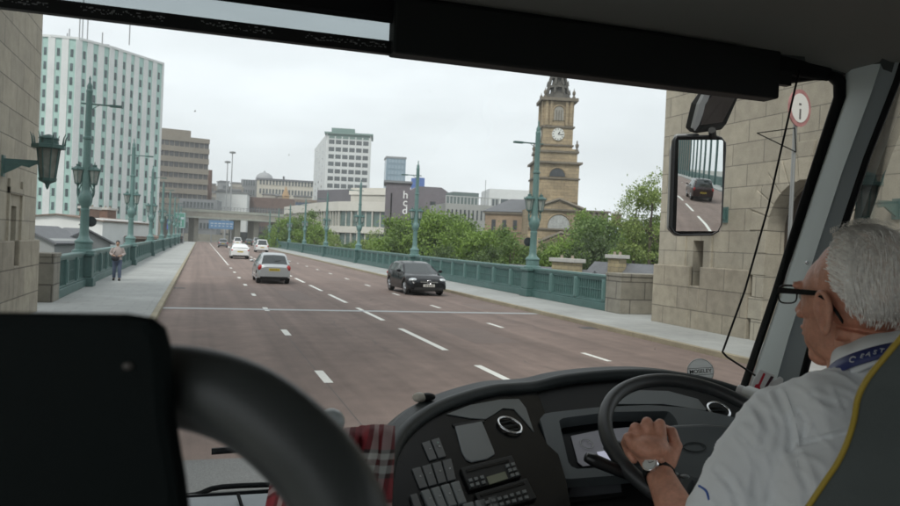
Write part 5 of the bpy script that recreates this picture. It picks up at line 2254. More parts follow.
# hood skin falling away toward the windscreen
rows = [CS, [p + V((0, .07, .012)) for p in CS], [p + V((0, .16, -.02)) for p in CS], [V((p.x, min(p.y + .28, 2.24), 1.60)) for p in CS]]
MB().grid(rows).build('hood', M_DASH, dash_, smooth=True)
# console side skin
# fascias
slab(cowlL + [(548, 420), (566, 480), (580, 560), (400, 560)], PLL, .03, -.002, 'console_fascia', M_GLOSSBLK, dash_)
slab([(535, 387)] + cowlC[1:] + [(830, 560), (580, 560), (560, 480), (545, 420)], PLC, .03, -.006, 'binnacle_fascia', M_DARK, dash_)
# grey gloss accent below the cowl on console
slab([(447, 414), (470, 405), (500, 399.5), (519, 399), (526, 408), (534, 432), (524, 420), (514, 409), (503, 408), (494, 414), (486, 419), (470, 418)], PLL, .003, .0005, 'trim_accent', mat('satin_grey', (.13, .15, .155), .35), dash_)
slab([(455, 426), (482, 421), (494, 450), (495, 454), (487, 459), (472, 462), (466, 459), (462, 452)], PLL, .004, .0015, 'screen_panel', mat('screen_panel_m', (.17, .19, .20), .3), dash_, .002)
slab([(452, 424), (484, 419), (485, 422), (454, 427)], PLL, .008, .001, 'screen_hood', M_DARK, dash_, .001)


def ring(px, py, pl, rx, name, m, parent, r=.004, raise_=.004, inner=None, tiltfix=1):
    p, n = pl
    c = onplane(px, py, pl) + n * raise_
    Fm = frame(n)
    P = [c + Fm @ V((rx * math.cos(2 * math.pi * k / 28), rx * math.sin(2 * math.pi * k / 28), 0)) for k in range(29)]
    o = MB().tube(P, r, 8, cap=False).build(name, m, parent, smooth=True)
    if inner:
        q = MB()
        q.prism([c - n * .012 + Fm @ V((rx * math.cos(2 * math.pi * k / 28), rx * math.sin(2 * math.pi * k / 28), 0)) for k in range(28)], n, .02)
        q.build('vent_core', inner, o)
        sl_ = MB()
        for s in (-.5, 0, .5):
            hw = rx * math.sqrt(1 - s * s) * .95
            a = c + Fm @ V((-hw, s * rx, -.002))
            b = c + Fm @ V((hw, s * rx, -.002))
            sl_.tube([a, b], .0016, 5)
        sl_.build('vent_slat', M_DASH, o)
    return o


ring(509.5, 426.5, PLL, .030, 'air_vent', M_CHROME, dash_, .0032, .004, M_GLOSSBLK)
# switches
M_SW = mat('switch_grey', (.055, .062, .066), .35)
M_SWL = mat('switch_light', (.15, .17, .175), .3)


def rowquads(a, b, c, d, n, gap=.14):
    """n quads across from edge a-d to edge b-c (pixel corners: a top-left, b top-right, c bottom-right, d bottom-left)"""
    out = []
    for k in range(n):
        s0, s1 = (k + gap / 2) / n, (k + 1 - gap / 2) / n
        l = lambda p, q, s: (p[0] + (q[0] - p[0]) * s, p[1] + (q[1] - p[1]) * s)
        out.append([l(a, b, s0), l(a, b, s1), l(d, c, s1), l(d, c, s0)])
    return out


for q in rowquads((421, 443), (440, 437), (447, 456), (429, 461), 2):
    slab(q, PLL, .008, .0015, 'switch', M_SW, dash_, .0015)
for q in rowquads((411, 469), (452, 458), (457, 479), (419, 489), 4):
    slab(q, PLL, .008, .0015, 'switch', M_SW, dash_, .0015)
for q in rowquads((420, 491), (460, 480), (468, 502), (429, 512), 4):
    slab(q, PLL, .014, .004, 'rocker_switch', M_SWL, dash_, .0025)
slab([(410, 495), (417, 493), (425, 515), (417, 517)], PLL, .01, .004, 'switch', M_SW, dash_, .0015)
for q in rowquads((462, 504), (498, 494), (503, 512), (468, 522), 3):
    slab(q, PLL, .014, .006, 'rocker_switch', M_SWL, dash_, .0025)
sd = onplane(437, 445, PLL) + PLL[1] * .006
MB().ell(sd, (.0022, .0022, .0022), su=8, sv=6).build('indicator_light', mat('pale_green', (.35, .5, .45), .4), dash_)
icon = mat('icon_white', (.45, .46, .46), .5)
for r_, q_ in enumerate(rowquads((421, 443), (440, 437), (447, 456), (429, 461), 2) + rowquads((411, 469), (452, 458), (457, 479), (419, 489), 4) + rowquads((420, 491), (460, 480), (468, 502), (429, 512), 4)):
    cx_ = sum(p_[0] for p_ in q_) / 4 + .3
    cy_ = sum(p_[1] for p_ in q_) / 4 - 2
    h_ = .0024 if r_ < 6 else .005
    slab([(cx_ - 1, cy_), (cx_ + .8, cy_ - .4), (cx_ + 1.3, cy_ + .9), (cx_ - .5, cy_ + 1.3)] if r_ % 3 else [(cx_ - 1, cy_), (cx_ + 1, cy_ - .5), (cx_ + 1.1, cy_ + .1), (cx_ - .8, cy_ + .6)], PLL, .0008, h_, 'switch_icon', icon, dash_)
# radio and tachograph
radio = slab([(460.5, 468), (512, 455), (521.5, 476), (470, 490)], PLL, .02, .006, 'radio', M_DARK, dash_, .002)
slab([(486.5, 477), (505, 471.5), (508, 478.5), (489.5, 484.5)], PLL, .002, .0072, 'radio_display', mat('lcd', (.16, .18, .12), .25), radio)
slab([(466, 470), (508.5, 459.5), (509.2, 461.6), (467, 472.2)], PLL, .002, .0072, 'disc_slot', M_GLOSSBLK, radio)
for (a, b) in ((468.5, 479), (474, 477.5), (470, 484), (475.5, 482.5), (480, 476), (481.5, 481), (508, 469), (512.5, 467.8), (510.5, 474), (515, 472.8), (505.5, 464.5), (511, 463)):
    slab([(a, b), (a + 3.4, b - .9), (a + 4.4, b + 2), (a + 1, b + 2.9)], PLL, .003, .009, 'radio_button', M_SWL, radio)
tac = slab([(475, 493), (527, 478), (537, 498), (484, 514)], PLL, .02, .006, 'tachograph', M_DARK, dash_, .002)
slab([(480, 494.5), (524, 482), (524.8, 484), (481, 496.6)], PLL, .002, .0072, 'card_slot', M_GLOSSBLK, tac)
for r in range(2):
    for k in range(7):
        a, b = 485 + k * 6.2 + r * 2.2, 501 - k * 1.75 + r * 5.5
        slab([(a, b), (a + 3.6, b - 1), (a + 4.6, b + 1.8), (a + 1, b + 2.8)], PLL, .003, .009, 'keypad_button', M_SWL, tac)
# binnacle frame, recess, screen
out = [(540, 419), (545, 413), (600, 407), (650, 405), (690, 408), (735, 417), (752, 425), (768, 450), (700, 470), (624, 475), (562, 479.5), (556, 476)]
inn = [(559, 421), (563, 418), (610, 412), (668, 411), (675, 417), (678, 424), (672, 450), (625, 466), (576, 469), (569, 465)]
p, n = PLC
O = [onplane(a, b, (p + n * .030, n)) for a, b in out]
I = [onplane(a, b, (p + n * .030, n)) for a, b in inn]
ID = [onplane(a, b, (p - n * .045, n)) for a, b in [(563, 425), (567, 422), (612, 417), (664, 416), (670, 420), (672, 426), (668, 448), (624, 462), (580, 466), (573, 462)]]


def resample(P, k):
    P = P + [P[0]]
    d = [0]
    for a, b in zip(P, P[1:]):
        d.append(d[-1] + (b - a).length)
    out = []
    for i in range(k):
        s = d[-1] * i / k
        for j_ in range(len(P) - 1):
            if d[j_ + 1] >= s:
                f_ = (s - d[j_]) / max(1e-9, d[j_ + 1] - d[j_])
                out.append(P[j_].lerp(P[j_ + 1], f_))
                break
    return out


N_ = 60
O2, I2 = resample(O, N_), resample(I, N_)
# align by angle
cI = sum(I2, V((0, 0, 0))) / N_
mb = MB()
O3 = [min(O2, key=lambda q: -((q - cI).normalized()).dot((i - cI).normalized())) for i in I2]
mb.grid([O3, I2], close=True)
mb.grid([[q - n * .03 for q in O3], O3], close=True)
ID2 = [cI + (i - cI) * .95 - n * .030 for i in I2]
mb.grid([I2, ID2], close=True)
mb.build('binnacle_frame', M_DASHG, dash_, smooth='auto')
scp = MB().add([cI - n * .029] + [q for q in ID2], [(0, 1 + i, 1 + (i + 1) % N_) for i in range(N_)])
scp.build('instrument_recess', M_GLOSSBLK, dash_)
slab([(571, 436), (600, 430), (642, 426), (642, 457), (625, 462), (583, 466), (578, 462)], PLC, .002, .0045, 'instrument_panel', lit('instrument_face', (.20, .20, .225), .12), dash_)  # weak glow added to the face so it shows in the dark recess
slab([(597, 452), (622, 448), (624, 463), (604, 466)], PLC, .002, .0065, 'instrument_screen', lit('instrument_screen_m', (.50, .51, .62), .40), dash_)
slab([(572, 484), (620, 478), (622, 494), (568, 497)], PLC, .004, -.003, 'lower_panel', mat('gloss_grey', (.10, .105, .115), .12), dash_)
slab([(562, 499), (624, 492), (626, 496), (563, 503)], PLC, .01, .0, 'lower_ledge', M_DARK, dash_)
slab([(606, 399), (634, 390), (668, 391), (698, 399), (708, 411), (664, 404), (610, 404)], PLC, .004, -.002, 'upper_reflection', mat('satin_grey', (.13, .15, .155), .35), dash_)  # lighter grey slab standing in for a reflection on the fascia
ring(718, 411.5, (PLC[0] + PLC[1] * .01, PLC[1]), .030, 'air_vent', M_CHROME, dash_, .0035, .006, M_GLOSSBLK)
for gx, gy, gr in ((586, 446, .016), (648, 436, .018)):
    P_ = onplane(gx, gy, PLC) + PLC[1] * .0075
    Fg = frame(PLC[1])
    gm = MB().tube([P_ + Fg @ V((gr * math.cos(2 * math.pi * k / 28), gr * math.sin(2 * math.pi * k / 28), 0)) for k in range(29)], .0011, 6, cap=False)
    for k in range(9):
        a_ = R(-40 + 260 * k / 8)
        d_ = Fg @ V((math.cos(a_), math.sin(a_), 0))
        gm.tube([P_ + d_ * gr * .74, P_ + d_ * gr * .92], .0006, 4)
    gm.tube([P_, P_ + Fg @ V((gr * .6, gr * .35, 0))], .0008, 4)
    gm.build('gauge', icon, dash_)
# dash top shelf
MB().box((BX0, 1.55, 1.46), (1.0, 2.27, 1.565)).build('dash_shelf', mat('shelf_light', (.30, .33, .35), .5, var=(6, .1)), dash_, bevel=.02)
MB().box((.3, 1.3, .9), (1.75, 2.2, 1.50)).build('dash_body', M_DARK, dash_)
MB().box((1.0, 1.60, 1.50), (1.76, 2.27, 1.70)).build('dash_shelf_driver', M_DASH, dash_, bevel=.02)
# knob and clip on the cowl
MB().ell(onplane(424, 403, PLL) + V((0, .04, .005)), (.018, .018, .012), su=14, sv=8).build('cowl_knob', mat('ivory_knob', (.45, .42, .36), .5), dash_, smooth=True)
MB().ell(onplane(431, 402, PLL) + V((0, .03, .006)), (.02, .014, .010), su=14, sv=8).build('cowl_clip', M_DARK, dash_, smooth=True)

# things on the pane: wipers
t = thing('windscreen_wiper', 'black wiper blade lying low on the left of the windscreen, seen under the grab handle', 'wiper', (0, 2.3, 1.6))
a, b = at(1, 211.5, 451.5, 2.36), at(1, 330, 443, 2.36)
MB().tube([a, b], .010, 6).build('wiper_blade', M_RUB, t)
a, b, c_, d_ = at(1, 150, 499, 2.33), at(1, 195, 495, 2.33), at(1, 222, 487, 2.33), at(1, 300, 484, 2.33)
MB().tube(spline([a, b, c_, d_], 4), .008, 6).build('wiper_arm', M_RUB, t, smooth=True)
MB().tube([at(1, 150, 500, 2.30), at(1, 300, 489, 2.30)], .006, 6).build('wiper_rod', M_RUB, t)
MB().tube([at(1, 238, 494, 2.2), at(1, 246, 520, 2.1)], .005, 6).build('washer_pipe', M_RUB, t)

# ---------------------------------------------------------------- steering wheel
WC = V((1.072, 1.447, 1.883))
WT, WS = .5097, -.0869
wn = V((math.sin(WS) * math.sin(WT), -math.cos(WS) * math.sin(WT), math.cos(WT)))
wu = wn.cross(V((0, 1, .2))).normalized()
wv = wn.cross(wu)
if wv.y < 0:
    wu, wv = -wu, -wv


def WP(a, r, h=0.):
    return WC + (wu * math.cos(a) + wv * math.sin(a)) * r + wn * h


sw = thing('steering_wheel', 'large black steering wheel with a grey hub held by the driver', 'steering wheel', WC)
MB().tube([WP(2 * math.pi * k / 64, .235 - .016) for k in range(65)], .0165, 14, cap=False).build('rim', mat('wheel_leather', (.028, .031, .032), .42, bump=(300, .3, .001)), sw, smooth=True)
hub = MB()
hp = []
for a, r in ((0.05, .165), (0.55, .165), (0.95, .125), (1.57, .105), (2.2, .125), (2.6, .165), (3.09, .165), (3.6, .12), (4.2, .10), (4.71, .095), (5.2, .10), (5.8, .12)):
    hp.append(WP(a, r, -.03))
hub.prism(hp, wn, .05)
hub.build('hub', M_DASHG, sw, bevel=.02, seg=4)
em = MB()
cE = WP(1.57, .02, -.028)
em.tube([cE + wu * .028 * math.cos(2 * math.pi * k / 24) + wv * .014 * math.sin(2 * math.pi * k / 24) for k in range(25)], .0012, 6, cap=False)
em.build('hub_emblem', M_DASH, sw, smooth=True)
for a, w_ in ((0.12, .05), (math.pi - .12, .05), (math.pi + .75, .03), (2 * math.pi - .75, .03)):
    s = MB()
    s.tube([WP(a, .09, -.045), WP(a, .16, -.035), WP(a, .222, -.005)], [w_ * .6, w_ * .45, w_ * .32], 8, flat=None)
    s.build('spoke', M_DASHG if w_ > .04 else M_DASH, sw, smooth=True)
MB().cyl(WP(0, 0, -.06), WP(0, 0, -.42), .055, .07, 16).build('column', M_DARK, sw, smooth='auto')
bt_ = MB()
cB = WP(3.75, .13, .0)
for k in range(2):
    bt_.ell(cB + wu * (.02 * k - .01) + wv * -.01 * k, (.011, .009, .004), su=10, sv=6)
bt_.build('hub_button', M_SWL, sw, smooth=True)
st = MB()
A_, B_ = dep(586, 457, 1.60), dep(655, 486, 1.62)
st.tube([A_, A_.lerp(B_, .12), A_.lerp(B_, .6), B_, WP(0, 0, -.14)], [.010, .0135, .0125, .011, .012], 12)
tag(st.build('indicator_stalk', mat('stalk', (.010, .011, .012), .3), None, smooth=True), 'black indicator stalk left of the steering wheel hub', 'stalk')

# ---------------------------------------------------------------- badge disc, mug, roll
t = thing('badge_disc', 'round clear-white disc on a stem reading MOSELEY above the dashboard', 'badge', dep(700, 371, 2.25))
dc = dep(700.5, 371.5, 2.25)
dn = (EYE - dc).normalized()
DF = frame(dn)
MB().prism([dc + DF @ V((.036 * math.cos(2 * math.pi * k / 32), .036 * math.sin(2 * math.pi * k / 32), 0)) for k in range(32)], dn, .003).build('disc', translucent('frosted_white', (.88, .90, .90)), t)
MB().tube([dc + DF @ V((.036 * math.cos(2 * math.pi * k / 32), .036 * math.sin(2 * math.pi * k / 32), 0)) for k in range(33)], .0016, 6, cap=False).build('rim', mat('frosted_rim', (.6, .62, .62), .3), t)
MB().tube([dc + DF @ V((0, -.034, -.002)), dc + DF @ V((0, -.08, -.01))], .004, 6).build('stem', M_DARK, t)
MB().box(tuple(dc + V((-.03, -.01, -.05))), tuple(dc + V((.035, .012, -.037)))).build('foot', M_DARK, t)
me = text_mesh('MOSELEY', .0155, .0004, .95)
o = link('lettering', me, M_DARK, t)
o.matrix_local = Matrix.Translation(dc + dn * .001 - t.location) @ (DF @ Matrix.Rotation(R(9), 3, 'Z')).to_4x4()
ln = MB()
for s in (-1, 1):
    a = dc + dn * .0012 + DF @ (Matrix.Rotation(R(9), 3, 'Z') @ V((-.034, s * .0095, 0)))
    b = dc + dn * .0012 + DF @ (Matrix.Rotation(R(9), 3, 'Z') @ V((.034, s * .0095, 0)))
    ln.tube([a, b], .0006, 4)
ln.build('underline', M_DARK, t)

t = thing('folded_leaflet', 'white folded leaflet with red and dark stripes tucked beside the pillar', 'leaflet', dep(766, 385, 2.0))
lp = (dep(766, 385, 2.0), (EYE - dep(766, 385, 2.0)).normalized() + V((.2, 0, .2)))
lp = (lp[0], lp[1].normalized())
o = slab([(760, 369), (775, 375), (768, 402), (748, 396), (754, 378)], lp, .012, 0, 'leaflet', mat('paper_white', (.62, .63, .62), .6), t, .003)
slab([(780, 376), (784, 379), (782, 386), (770, 402), (764, 400), (772, 382)], lp, .02, -.004, 'second_fold', mat('paper_white', (.62, .63, .62), .6), t, .003)
slab([(763.5, 373), (765.5, 374), (760, 386), (760.5, 392), (757, 394), (753, 391), (755.5, 384.5), (758.5, 384)], lp, .002, .0015, 'red_print', mat('print_red', (.45, .02, .04), .5), t)
slab([(771, 376), (774, 377), (766, 389), (764, 388)], lp, .002, .002, 'dark_print', mat('print_dark', (.04, .01, .02), .5), t)
t = thing('paper_roll', 'white plastic bottle lying on the dashboard beside the pillar', 'bottle', dep(752, 395, 1.95))
a, b, c_ = dep(737, 389.5, 1.98), dep(744, 392, 1.97), dep(775, 404, 1.90)
MB().tube([a, b], [.014, .0145], 14).build('cap', mat('cap_white', (.72, .73, .73), .4), t, bevel=.003)
MB().tube([b, b.lerp(c_, .1), c_], [.013, .020, .021], 16).build('bottle_body', mat('bottle_white', (.70, .73, .72), .4), t, smooth='auto')
MB().tube([dep(752.8, 399.8, 1.905), dep(752.9, 399.9, 1.90)], .005, 12).build('printed_mark', M_DARK, t)
t.name = 'plastic_bottle'

# ---------------------------------------------------------------- foreground: courier seat panel, grab handle
fp = thing('partition_panel', 'black padded partition panel in the near left foreground', 'panel', (-.05, .5, 1.8))
PP = (dep(80, 400, .42), (ROT @ V((-.10, .05, 1))).normalized())
oo = [(-60, 312), (120, 314), (146, 318), (158, 328), (164, 350), (168, 420), (178, 480), (188, 560), (-60, 560)]
slab(oo, PP, .016, 0, 'padded_board', mat('partition_vinyl', (.006, .009, .009), .6, bump=(150, .2, .001), spec=.06), fp, .007)
MB().ell(onplane(129, 366, PP) + PP[1] * .001, (.0028, .0028, .002), su=10, sv=6).build('stud', mat('stud_m', (.12, .11, .10), .5), fp, smooth=True)
hd_ = thing('grab_handle', 'thick black curved grab handle sweeping across the lower left foreground', 'handle', dep(250, 420, .45))
hp_ = [(120, 384, .47), (150, 385, .465), (185, 387, .46), (222, 396, .45), (258, 413, .44), (292, 440, .43), (320, 472, .425), (342, 512, .42), (360, 575, .415)]
MB().tube(spline([dep(*q) for q in hp_], 5), [.0245] * 41, 20).build('handle_bar', mat('handle_rubber', (.042, .047, .046), .42, bump=(220, .25, .001), spec=.4), hd_, smooth=True)
t = thing('courier_seat', 'low dark courier seat beside the console with a tartan jacket on it', 'seat', (.2, 1.2, 1.0))
MB().obox(dep(335, 520, 1.30) + V((0, 0, -.10)), (.15, .05, .26), Matrix.Rotation(R(8), 3, 'X')).build('backrest', M_DARK, t, bevel=.03)
MB().tube([dep(372, 434, 1.30), dep(379, 432, 1.30), dep(388, 433, 1.30)], .009, 8).build('seat_rail', M_DARK, t, smooth=True)
MB().ell(dep(385.5, 431.5, 1.285), (.0045, .0045, .0045), su=8, sv=6).build('rail_cap', mat('cap_white', (.72, .73, .73), .4), t)
MB().ell(dep(331, 421, .95), (.017, .02, .015), su=18, sv=10).build('pale_blob', mat('pale_plastic', (.42, .46, .47), .3), t, smooth=True)  # small pale rounded shape behind the grab handle
# tartan jacket: draped sheet with folds
TX = [(262, 506), (268, 478), (278, 460), (300, 446), (325, 436), (352, 431), (374, 433), (390, 431), (388, 440)]
rows = []
for i in range(15):
    v = i / 14
    row = []
    for j in range(31):
        u = j / 30
        px = 272 + (392 - 272) * u - 10 * v * (1 - u) - 6 * v * u
        top = 462 - 34 * math.sin(min(1, u * 1.15) * math.pi * .5)
        py = top + (560 - top) * v
        dd = 1.24 + .018 * math.sin(u * 19 + v * 2) + .010 * math.sin(u * 43 + 1) - .05 * math.sin(u * math.pi)
        if v == 0:
            dd += .05
        row.append(dep(px, py, dd))
    rows.append(row)
jk = MB().grid(rows)
me = jk.mesh('jacket')
me.materials.append(tartan('tartan_cloth'))
uvl = me.uv_layers[0]
for p_ in me.polygons:
    for li in p_.loop_indices:
        vi = me.loops[li].vertex_index
        r_, c__ = divmod(vi, 31)
        uvl.data[li].uv = (c__ / 30 * .22 + r_ / 14 * .03, r_ / 14 * .20)
o = bpy.data.objects.new('tartan_jacket', me)
COL.objects.link(o)
for p_ in me.polygons:
    p_.use_smooth = True
sm = o.modifiers.new('solid', 'SOLIDIFY')
sm.thickness = .006
tag(o, 'red grey and white tartan jacket draped over the courier seat behind the grab handle', 'jacket')

# ---------------------------------------------------------------- driver's seat
t = thing('driver_seat', 'grey driver seat with yellow piping at the lower right', 'seat', (1.2, .8, 1.4))
sp2 = [(905, 333), (885, 357), (868, 378), (858, 398), (854, 420), (848, 440), (838, 462), (822, 486), (800, 520), (770, 575)]
dS = [.93, .935, .94, .945, .95, .955, .96, .97, .98, .99]
edge_ = spline([dep(a, b, d) for (a, b), d in zip(sp2, dS)], 4)
MB().tube(edge_, .0036, 8).build('piping', mat('piping_yellow', (.42, .30, .03), .5), t, smooth=True)
rows = []
for k in range(len(edge_)):
    p = edge_[k]
    row = []
    right = (ROT @ V((1, 0, 0)))
    back = (ROT @ V((0, 0, 1)))
    for j in range(12):
        u = j / 11
        row.append(p + right * (u * .45) + back * (.055 * math.sin(min(1, u * 3.0) * math.pi / 2) + .01 * math.sin(k * .5 + u * 9) * u) + V((0, 0, .05 * u)))
    rows.append(row)
seatm = MB().grid(rows)
o = seatm.build('seat_back', mat('seat_fabric', (.085, .10, .098), .8, bump=(300, .4, .002), var=(6, .12)), t, smooth=True)
MB().grid([[p for p in edge_], [p + (p - EYE).normalized() * .10 + right * .03 for p in edge_]]).build('seat_side', mat('seat_side_fabric', (.045, .05, .05), .85), t, smooth=True)

# ---------------------------------------------------------------- the driver
SKIN = mat('driver_skin', (.60, .295, .20), .5, var=[(11, .16), (38, .16), (120, .08)], bump=(75, .6, .003), sss=.10)
dr = thing('person', 'white-haired driver in a white shirt and black glasses, left hand on the steering wheel', 'person', (1.1, 1.1, 1.0))
HC = V((1.120, 1.10, 2.230))
HR = Matrix.Rotation(R(5), 4, 'Z') @ Matrix.Rotation(R(-1.0), 4, 'X')
HM = Matrix.Translation(HC) @ HR
b = MB()
b.M = HM
# skull, face, jaw (faces +Y)
b.ell((0, -.022, .030), (.077, .096, .092), su=28, sv=18)
b.ell((0, .030, .005), (.066, .066, .085), su=28, sv=18)
b.ell((0, .036, -.045), (.055, .052, .074), su=24, sv=16)
b.ell((0, .062, -.104), (.027, .026, .022))
b.ell((-.033, .016, -.080), (.023, .050, .030), Matrix.Rotation(R(18), 3, 'X'))
b.ell((.033, .016, -.080), (.023, .050, .030), Matrix.Rotation(R(18), 3, 'X'))
for s in (-1, 1):
    b.ell((s * .040, .055, -.020), (.021, .020, .020))        # cheek
    b.ell((s * .030, .086, .022), (.026, .012, .010))         # brow
    b.ell((s * .034, .050, -.056), (.020, .026, .030))        # jowl
b.tube([(0, .090, .018), (0, .104, -.006), (0, .117, -.028), (0, .112, -.036)], [.009, .011, .013, .010], 10)
for s in (-1, 1):
    b.ell((s * .013, .103, -.033), (.009, .012, .008))
b.ell((0, .066, -.072), (.036, .028, .034))
for s in (-1, 1):
    b.ell((s * .040, .034, -.052), (.017, .040, .044))
b.ell((0, .094, -.056), (.024, .012, .008))
b.ell((0, .092, -.068), (.022, .012, .008))
# ears
for s in (-1, 1):
    eM = Matrix.Rotation(R(-12), 3, 'X') @ Matrix.Rotation(s * R(14), 3, 'Z')
    ec = V((s * .080, -.010, -.020))
    P = [ec + eM @ V((s * .006, .019 * math.cos(a) * (1.0 if math.sin(a) > -.2 else .7) - .002, .035 * math.sin(a))) for a in [2 * math.pi * k / 18 for k in range(19)]]
    b.tube(P, .0055, 8)
    b.ell(ec, (.006, .016, .030), eM)
    b.ell(ec + eM @ V((s * .003, .006, -.030)), (.006, .010, .012), eM)
# neck
b.M = None
nb = HM @ V((0, -.035, -.05))
b.tube([nb, HM @ V((0, -.030, -.10)), HM @ V((0, -.035, -.145)), V((1.115, 1.02, 2.01))], [.058, .060, .062, .075], 24)
b.tube([HM @ V((0, .0, -.06)), HM @ V((0, -.005, -.115)), V((1.12, 1.05, 2.02))], [.045, .046, .05], 20)
for s in (-1, 1):
    b.tube([HM @ V((s * .058, -.030, -.065)), V((1.12 + s * .03, 1.08, 2.03))], [.016, .014], 10)
SH_ = dep(784, 430, 1.35)
b.ell((1.11, 1.04, 1.74), (.17, .10, .27), su=28, sv=18)
b.tube([SH_, V((1.10, 1.04, 2.0)), V((1.28, 1.05, 1.97))], [.045, .05, .045], 16)
# left arm: shoulder, elbow, wrist
SH, EL, WR = dep(784, 430, 1.35), dep(699, 562, 1.36), dep(659, 474, 1.545)
b.tube([SH, (SH + EL) / 2, EL], [.055, .048, .042], 16)
b.tube([EL, EL.lerp(WR, .3), EL.lerp(WR, .75), WR, WR.lerp(EL, -.1)], [.042, .042, .031, .0265, .027], 18, flat=(1.0, 1.12))
# right arm
SH2, EL2, WR2 = V((1.28, 1.07, 1.965)), V((1.36, 1.18, 1.74)), V((1.30, 1.42, 1.86))
b.tube([SH2, (SH2 + EL2) / 2, EL2], [.055, .048, .042], 16)
b.tube([EL2, EL2.lerp(WR2, .4), WR2], [.040, .036, .027], 16)
b.ell(WR2 + V((0, .04, .02)), (.042, .05, .025))


# hands
def chain(pts, r):
    b.tube([V(p) for p in pts], r, 10)
    for p, q in zip(pts, r):
        b.ell(V(p), (q, q, q), su=12, sv=8)


# knuckles as seen in the picture (pixel, depth); fingers run over the rim and curl under it
kn = [((628.5, 438), 1.575), ((635.5, 428), 1.58), ((647, 422.5), 1.58), ((660, 424.5), 1.575)]
wr_ = WR
hand_c = dep(651, 450, 1.555)
rimc = [min((WP(2 * math.pi * k / 720, .219) for k in range(720)), key=lambda q: (q - dep(a, b_ - 0, d)).length) for (a, b_), d in kn]
b.ell(dep(650, 447, 1.560), (.040, .040, .026), su=20, sv=14)
for i, ((a, b_), d) in enumerate(kn):
    K = dep(a, b_, d)
    base = WR.lerp(K, .35)
    w_ = .0125 if i < 3 else .0125
    chain([base, WR.lerp(K, .75), K], [.0165, .0150, .0118])
    # curled finger: forward and down round the rim
    f1 = K + V((.010, .028, -.018))
    f2 = K + V((.020, .030, -.038))
    f3 = K + V((.024, .014, -.050))
    chain([K, f1, f2, f3], [.0115, .0098, .0092, .0082])
# filling of the back of the hand
for i in range(3):
    (a, b_), d = kn[i]
    (a2, b2), d2 = kn[i + 1]
    K = dep((a + a2) / 2, (b_ + b2) / 2 + 3, (d + d2) / 2)
    b.tube([WR, WR.lerp(K, .6), K], [.022, .019, .0095], 12)
# thumb along the right side of the palm, over the rim
chain([dep(668, 462, 1.55), dep(676, 446, 1.565), dep(672, 432, 1.59), dep(663, 428, 1.61)], [.018, .0135, .011, .0095])
b.tube([dep(664, 464, 1.55), dep(672, 450, 1.56)], [.02, .016], 12)
for i in range(3):
    (a, b_), d = kn[i]
    K = dep(a + 2 - i, b_ + 6, d - .012)
    W2 = dep(656 + i * 4, 462, 1.525)
    b.tube([W2, W2.lerp(K, .45) + V((.004 * (-1) ** i, 0, .001)), K], [.0030, .0032, .0026], 8)
for (a, b_), d in kn:
    b.ell(dep(a, b_ + 1, d - .004), (.0105, .0105, .0095), su=12, sv=8)
me = fuse(b, .0027, 4, .5)
o = link('body', me, SKIN, dr, True)
o.location = -dr.location

# watch (worn on the wrist)
wt = thing('wristwatch', 'silver wristwatch with a pale dial and dark strap on the driver wrist', 'watch', dep(655, 471, 1.52))
ax = (WR - EL).normalized()
wc = WR.lerp(EL, .0)
Fw = frame(ax, (EYE - wc))
P = [wc + Fw @ V((.0310 * math.cos(a), .0325 * math.sin(a), 0)) for a in [2 * math.pi * k / 36 for k in range(37)]]
stp = MB().tube(P, .0052, 8, cap=False, flat=(1.5, .45)) if False else MB()
rows = []
for s in (-1, 1):
    rows.append([q + ax * s * .0075 for q in P])
for s in (1, -1):
    rows.append([wc + (q - wc) * .93 + ax * s * .0075 for q in P])
rows.append(rows[0])
stp.grid(rows)
stp.build('strap', M_DARK, wt, smooth='auto')
wd = (dep(650, 468.5, 1.5) - wc)
wd = (wd - ax * wd.dot(ax)).normalized()
fc = wc + wd * .0335
MB().tube([fc - wd * .003, fc + wd * .005], .0165, 24).build('case', M_CHROME, wt, bevel=.001)
MB().tube([fc + wd * .005, fc + wd * .0058], .0138, 24).build('dial', mat('dial_white', (.62, .66, .64), .3), wt)
hh = MB()
Fd = frame(wd)
for a, ln_ in ((R(50), .010), (R(-60), .007)):
    hh.tube([fc + wd * .0064, fc + wd * .0064 + Fd @ V((math.sin(a) * ln_, math.cos(a) * ln_, 0))], .0005, 4)
hh.build('watch_hands', M_DARK, wt)

# eyes
for s in (-1, 1):
    e = MB()
    e.M = HM
    e.ell((s * .031, .080, .004), (.013, .012, .011))
    eo = e.build('eye', mat('eye_white', (.6, .58, .55), .2), dr, smooth=True)
    e = MB()
    e.M = HM
    e.ell((s * .031, .0895, .004), (.006, .004, .006), su=12, sv=8)
    e.build('iris', mat('iris_m', (.08, .10, .12), .1), eo, smooth=True)

# hair: cap plus strands
HAIRM = mat('hair_white', (.74, .66, .59), .55, var=[(60, .20)], spec=.4)


def hair_line(th, ph):
    return True


rnd = random.Random(5)
cap = MB()
cap.M = HM
rows = []
NU, NV = 96, 36
def scalp(u, v):
    """u around (0 = front, going left), v from crown 0 to nape 1"""
    a = u * 2 * math.pi
    # lower limit of hair by direction: forehead high, temples, nape low
    f = math.cos(a)      # 1 front, -1 back
    low = R(33) if f > .55 else (R(33) + R(60) * (1 - f / .55) ** 1.5 if f > 0 else R(93) + R(36) * min(1, -f * 1.5))
    t_ = v * low
    d = V((math.sin(t_) * math.sin(a), math.sin(t_) * math.cos(a), math.cos(t_)))
    c0 = V((0, -.020, .030))
    if d.y > 0:
        r = 1 / math.sqrt((d.x / .078) ** 2 + (d.y / .092) ** 2 + (d.z / .094) ** 2)
    else:
        r = 1 / math.sqrt((d.x / .079) ** 2 + (d.y / .098) ** 2 + (d.z / (.094 if d.z > 0 else .105)) ** 2)
    return c0 + d * r, d


